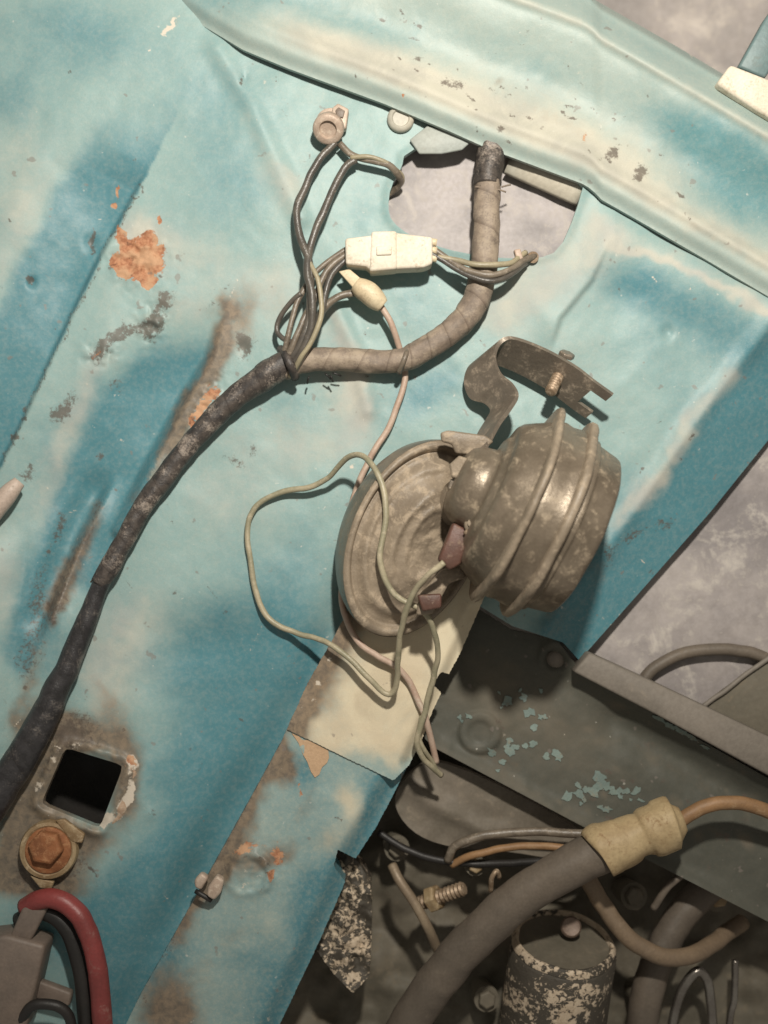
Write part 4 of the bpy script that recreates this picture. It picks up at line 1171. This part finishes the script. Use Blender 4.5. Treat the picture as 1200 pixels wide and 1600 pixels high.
cy = thing("ignition_coil", 860, 1550, -230, "black canister with flaking white paint under the thick hose", "canister")
ca_ = (A(845, 1720, -150) - A(882, 1470, -60)).normalized()
lathe("canister_body", A(880, 1474, -70), ca_, [(0, 74), (4, 82), (10, 86), (60, 86), (120, 87), (260, 87)], FLAKE, cy, 48, wob)
lathe("end_rim", A(880, 1474, -70), ca_, [(-2, 73), (-8, 75), (-9, 79), (-4, 83), (4, 84), (6, 80)], FLAKE2, cy, 48, wob, False)
lathe("end_cap", A(880, 1474, -70), ca_, [(-2, .5), (-2, 30), (-1, 60), (-2, 76)], OLIVE, cy, 40, None, False)
sw2 = lathe("terminal_screw", A(893, 1448, -62), (0, .35, .9), [(-30, 10), (-12, 14), (-10, 17), (-6, 17), (-3, 14), (-5, 8), (-5, .5)], dusty("pink_screw", (.22, .155, .12), (.15, .105, .08), (.34, .26, .20), .4, .5, .2, 220), cy, 24)
lp = tube("wire_loop", [(1045, 1640, -130), (1052, 1590, -110), (1066, 1545, -96), (1088, 1518, -92), (1104, 1530, -96), (1112, 1570, -106), (1116, 1640, -130)], 8, CHROME, None, 14, 4)
tag(lp, "dull chrome wire loop standing at the edge of the engine", "wire loop")
lp2 = tube("wire_loop", [(1134, 1660, -130), (1140, 1590, -120), (1146, 1560, -120), (1150, 1500, -130)], 6, CHROME, None, 12, 4)
tag(lp2, "short straight chrome wire next to the looped one", "wire loop")

# things beyond the support, by the floor
ar = tube("rubber_hose", [(996, 1085, -66), (1010, 1056, -66), (1034, 1036, -66), (1075, 1019, -66), (1117, 1014, -66), (1158, 1018, -66), (1200, 1030, -66), (1260, 1065, -66), (1290, 1130, -66)], 10, HOSE, None, 14, 4)
tag(ar, "black rubber hose arching over the concrete beyond the ledge", "hose")
pb = prism("dark_bar", [(1096, 1106), (1200, 1030), (1330, 940), (1340, 1000), (1340, 1260), (1220, 1190)], -60, 20, OLIVE, None, 4)
tag(pb, "dark greasy plate crossing beyond the ledge's far end", "plate")
pe = tube("bar_edge", [(1094, 1107, -56), (1200, 1029, -56), (1330, 937, -56)], 4, LEDGEM, pb, 8)

# top right corner
tb = prism("cream_block", [(1120, 130), (1142, 100), (1250, 142), (1240, 205), (1180, 170)], 46, 40, CREAM, None, 5)
tag(tb, "cream rectangular block sitting on the outer edge of the rail", "block")
tbar = prism("blue_bar", [(1154, 104), (1196, 28), (1230, -20), (1270, 0), (1196, 122)], 20, 26, dusty("blue_grey_paint", (.14, .21, .21), (.11, .17, .18), (.25, .28, .26), .3, .5, 0, 60), None, 4)
tag(tbar, "blue grey bar rising behind the cream block", "bar")

pbar = tube("pale_pipe", [(-60, 880, 20, 15), (-20, 812, 24, 16), (10, 775, 26, 15), (30, 752, 20, 10)], 15, dusty("pale_pink_pipe", (.52, .42, .35), (.44, .35, .29), (.34, .28, .22), .35, .5, 0, 120), None, 18, 4)
tag(pbar, "pale pinkish pipe end lying against the panel's left crease", "pipe")

# crust round the square hole
cr = tube("rust_crust", [(200, 1186, 5, 5), (206, 1206, 4, 9), (201, 1228, 4, 7), (193, 1250, 3, 9), (183, 1270, 3, 8), (170, 1290, 3, 5)], 8, dusty("pale_rust_crust", (.44, .32, .23), (.36, .23, .15), (.58, .49, .38), .5, .7, 0, 260, .3, 1.0), panel, 14, 2, None, .9, jit=8)
# connector seams and pin ends
for k, y in enumerate((378, 390, 402)):
    tube("wire_seal", [(671, y, 34), (684, y + 2, 34)], 6, YELLOW, cb, 10, 3, None, .1)
# more of the engine bay
for k, (x, y, hh_, r) in enumerate(((620, 1325, -110, 15), (742, 1352, -80, 12), (990, 1400, -120, 16), (1120, 1400, -130, 18), (760, 1560, -110, 15), (1010, 1560, -120, 17))):
    ob = thing("engine_bolt", x, y, hh_ - 40, ["greasy dark bolt head beside the flaking black flange", "dull brass bolt head just below the brown engine wires", "greasy dark bolt head under the cream clamp boot", "dull brass bolt head next to the wide coolant pipe", "greasy dark bolt head between thick hose and canister", "dull brass bolt head right beside the canister's flank"][k], "bolt", "greasy engine bolts")
    lathe("washer", A(x, y, hh_ - 4), (.1, .1, 1), [(-60, r * 1.2), (0, r * 1.45), (3, r * 1.4), (3, .5)], OLIVE, ob, 24)
    hexbolt("bolt_head", x, y, hh_, r, 12, WASHER if k % 2 else OLIVE, ob, (.1, .1, 1), .3 * k)
pp = tube("coolant_pipe", [(1000, 1640, -120), (1010, 1560, -110), (1045, 1460, -120), (1110, 1385, -130), (1200, 1340, -140), (1340, 1320, -150)], 26, HOSE, None, 22, 5, None, .06)
tag(pp, "wide dark coolant pipe curving behind the tan hose", "pipe")
for k, pts in enumerate(([(590, 1300, -90), (640, 1330, -80), (690, 1345, -70), (760, 1350, -66), (850, 1345, -40)], [(1020, 1420, -60), (1050, 1380, -50), (1100, 1350, -60), (1180, 1350, -80), (1290, 1390, -100)])):
    ow = tube("oily_wire", pts, 6, BLACK if k == 0 else HOSE, None, 10, 4, None, .1)
    tag(ow, ["black oily wire crossing beneath the orange brown engine wire", "dusty grey wire arching right of the cream clamp boot"][k], "wire", "engine wires")
hc_ = tube("spring_clip", [(766, 1392, 2), (768, 1374, 16), (776, 1362, 16), (780, 1372, 6)], 4, STUD, None, 8, 3)
tag(hc_, "bright spring clip standing behind the thick hose", "clip")

def ap_h(x, y):
    return -84 + fbm(x, y, 160, 15, 3) * 16
apn = sheet("splash_apron", [(1400, 380), (1220, 610), (880, 985), (840, 1060), (1000, 1140), (1400, 1360)], ap_h, None, CONCRETE2, 8, 8)
tag(apn, "grey mauve dusty splash apron beyond the blue fold of the panel", "car panel")
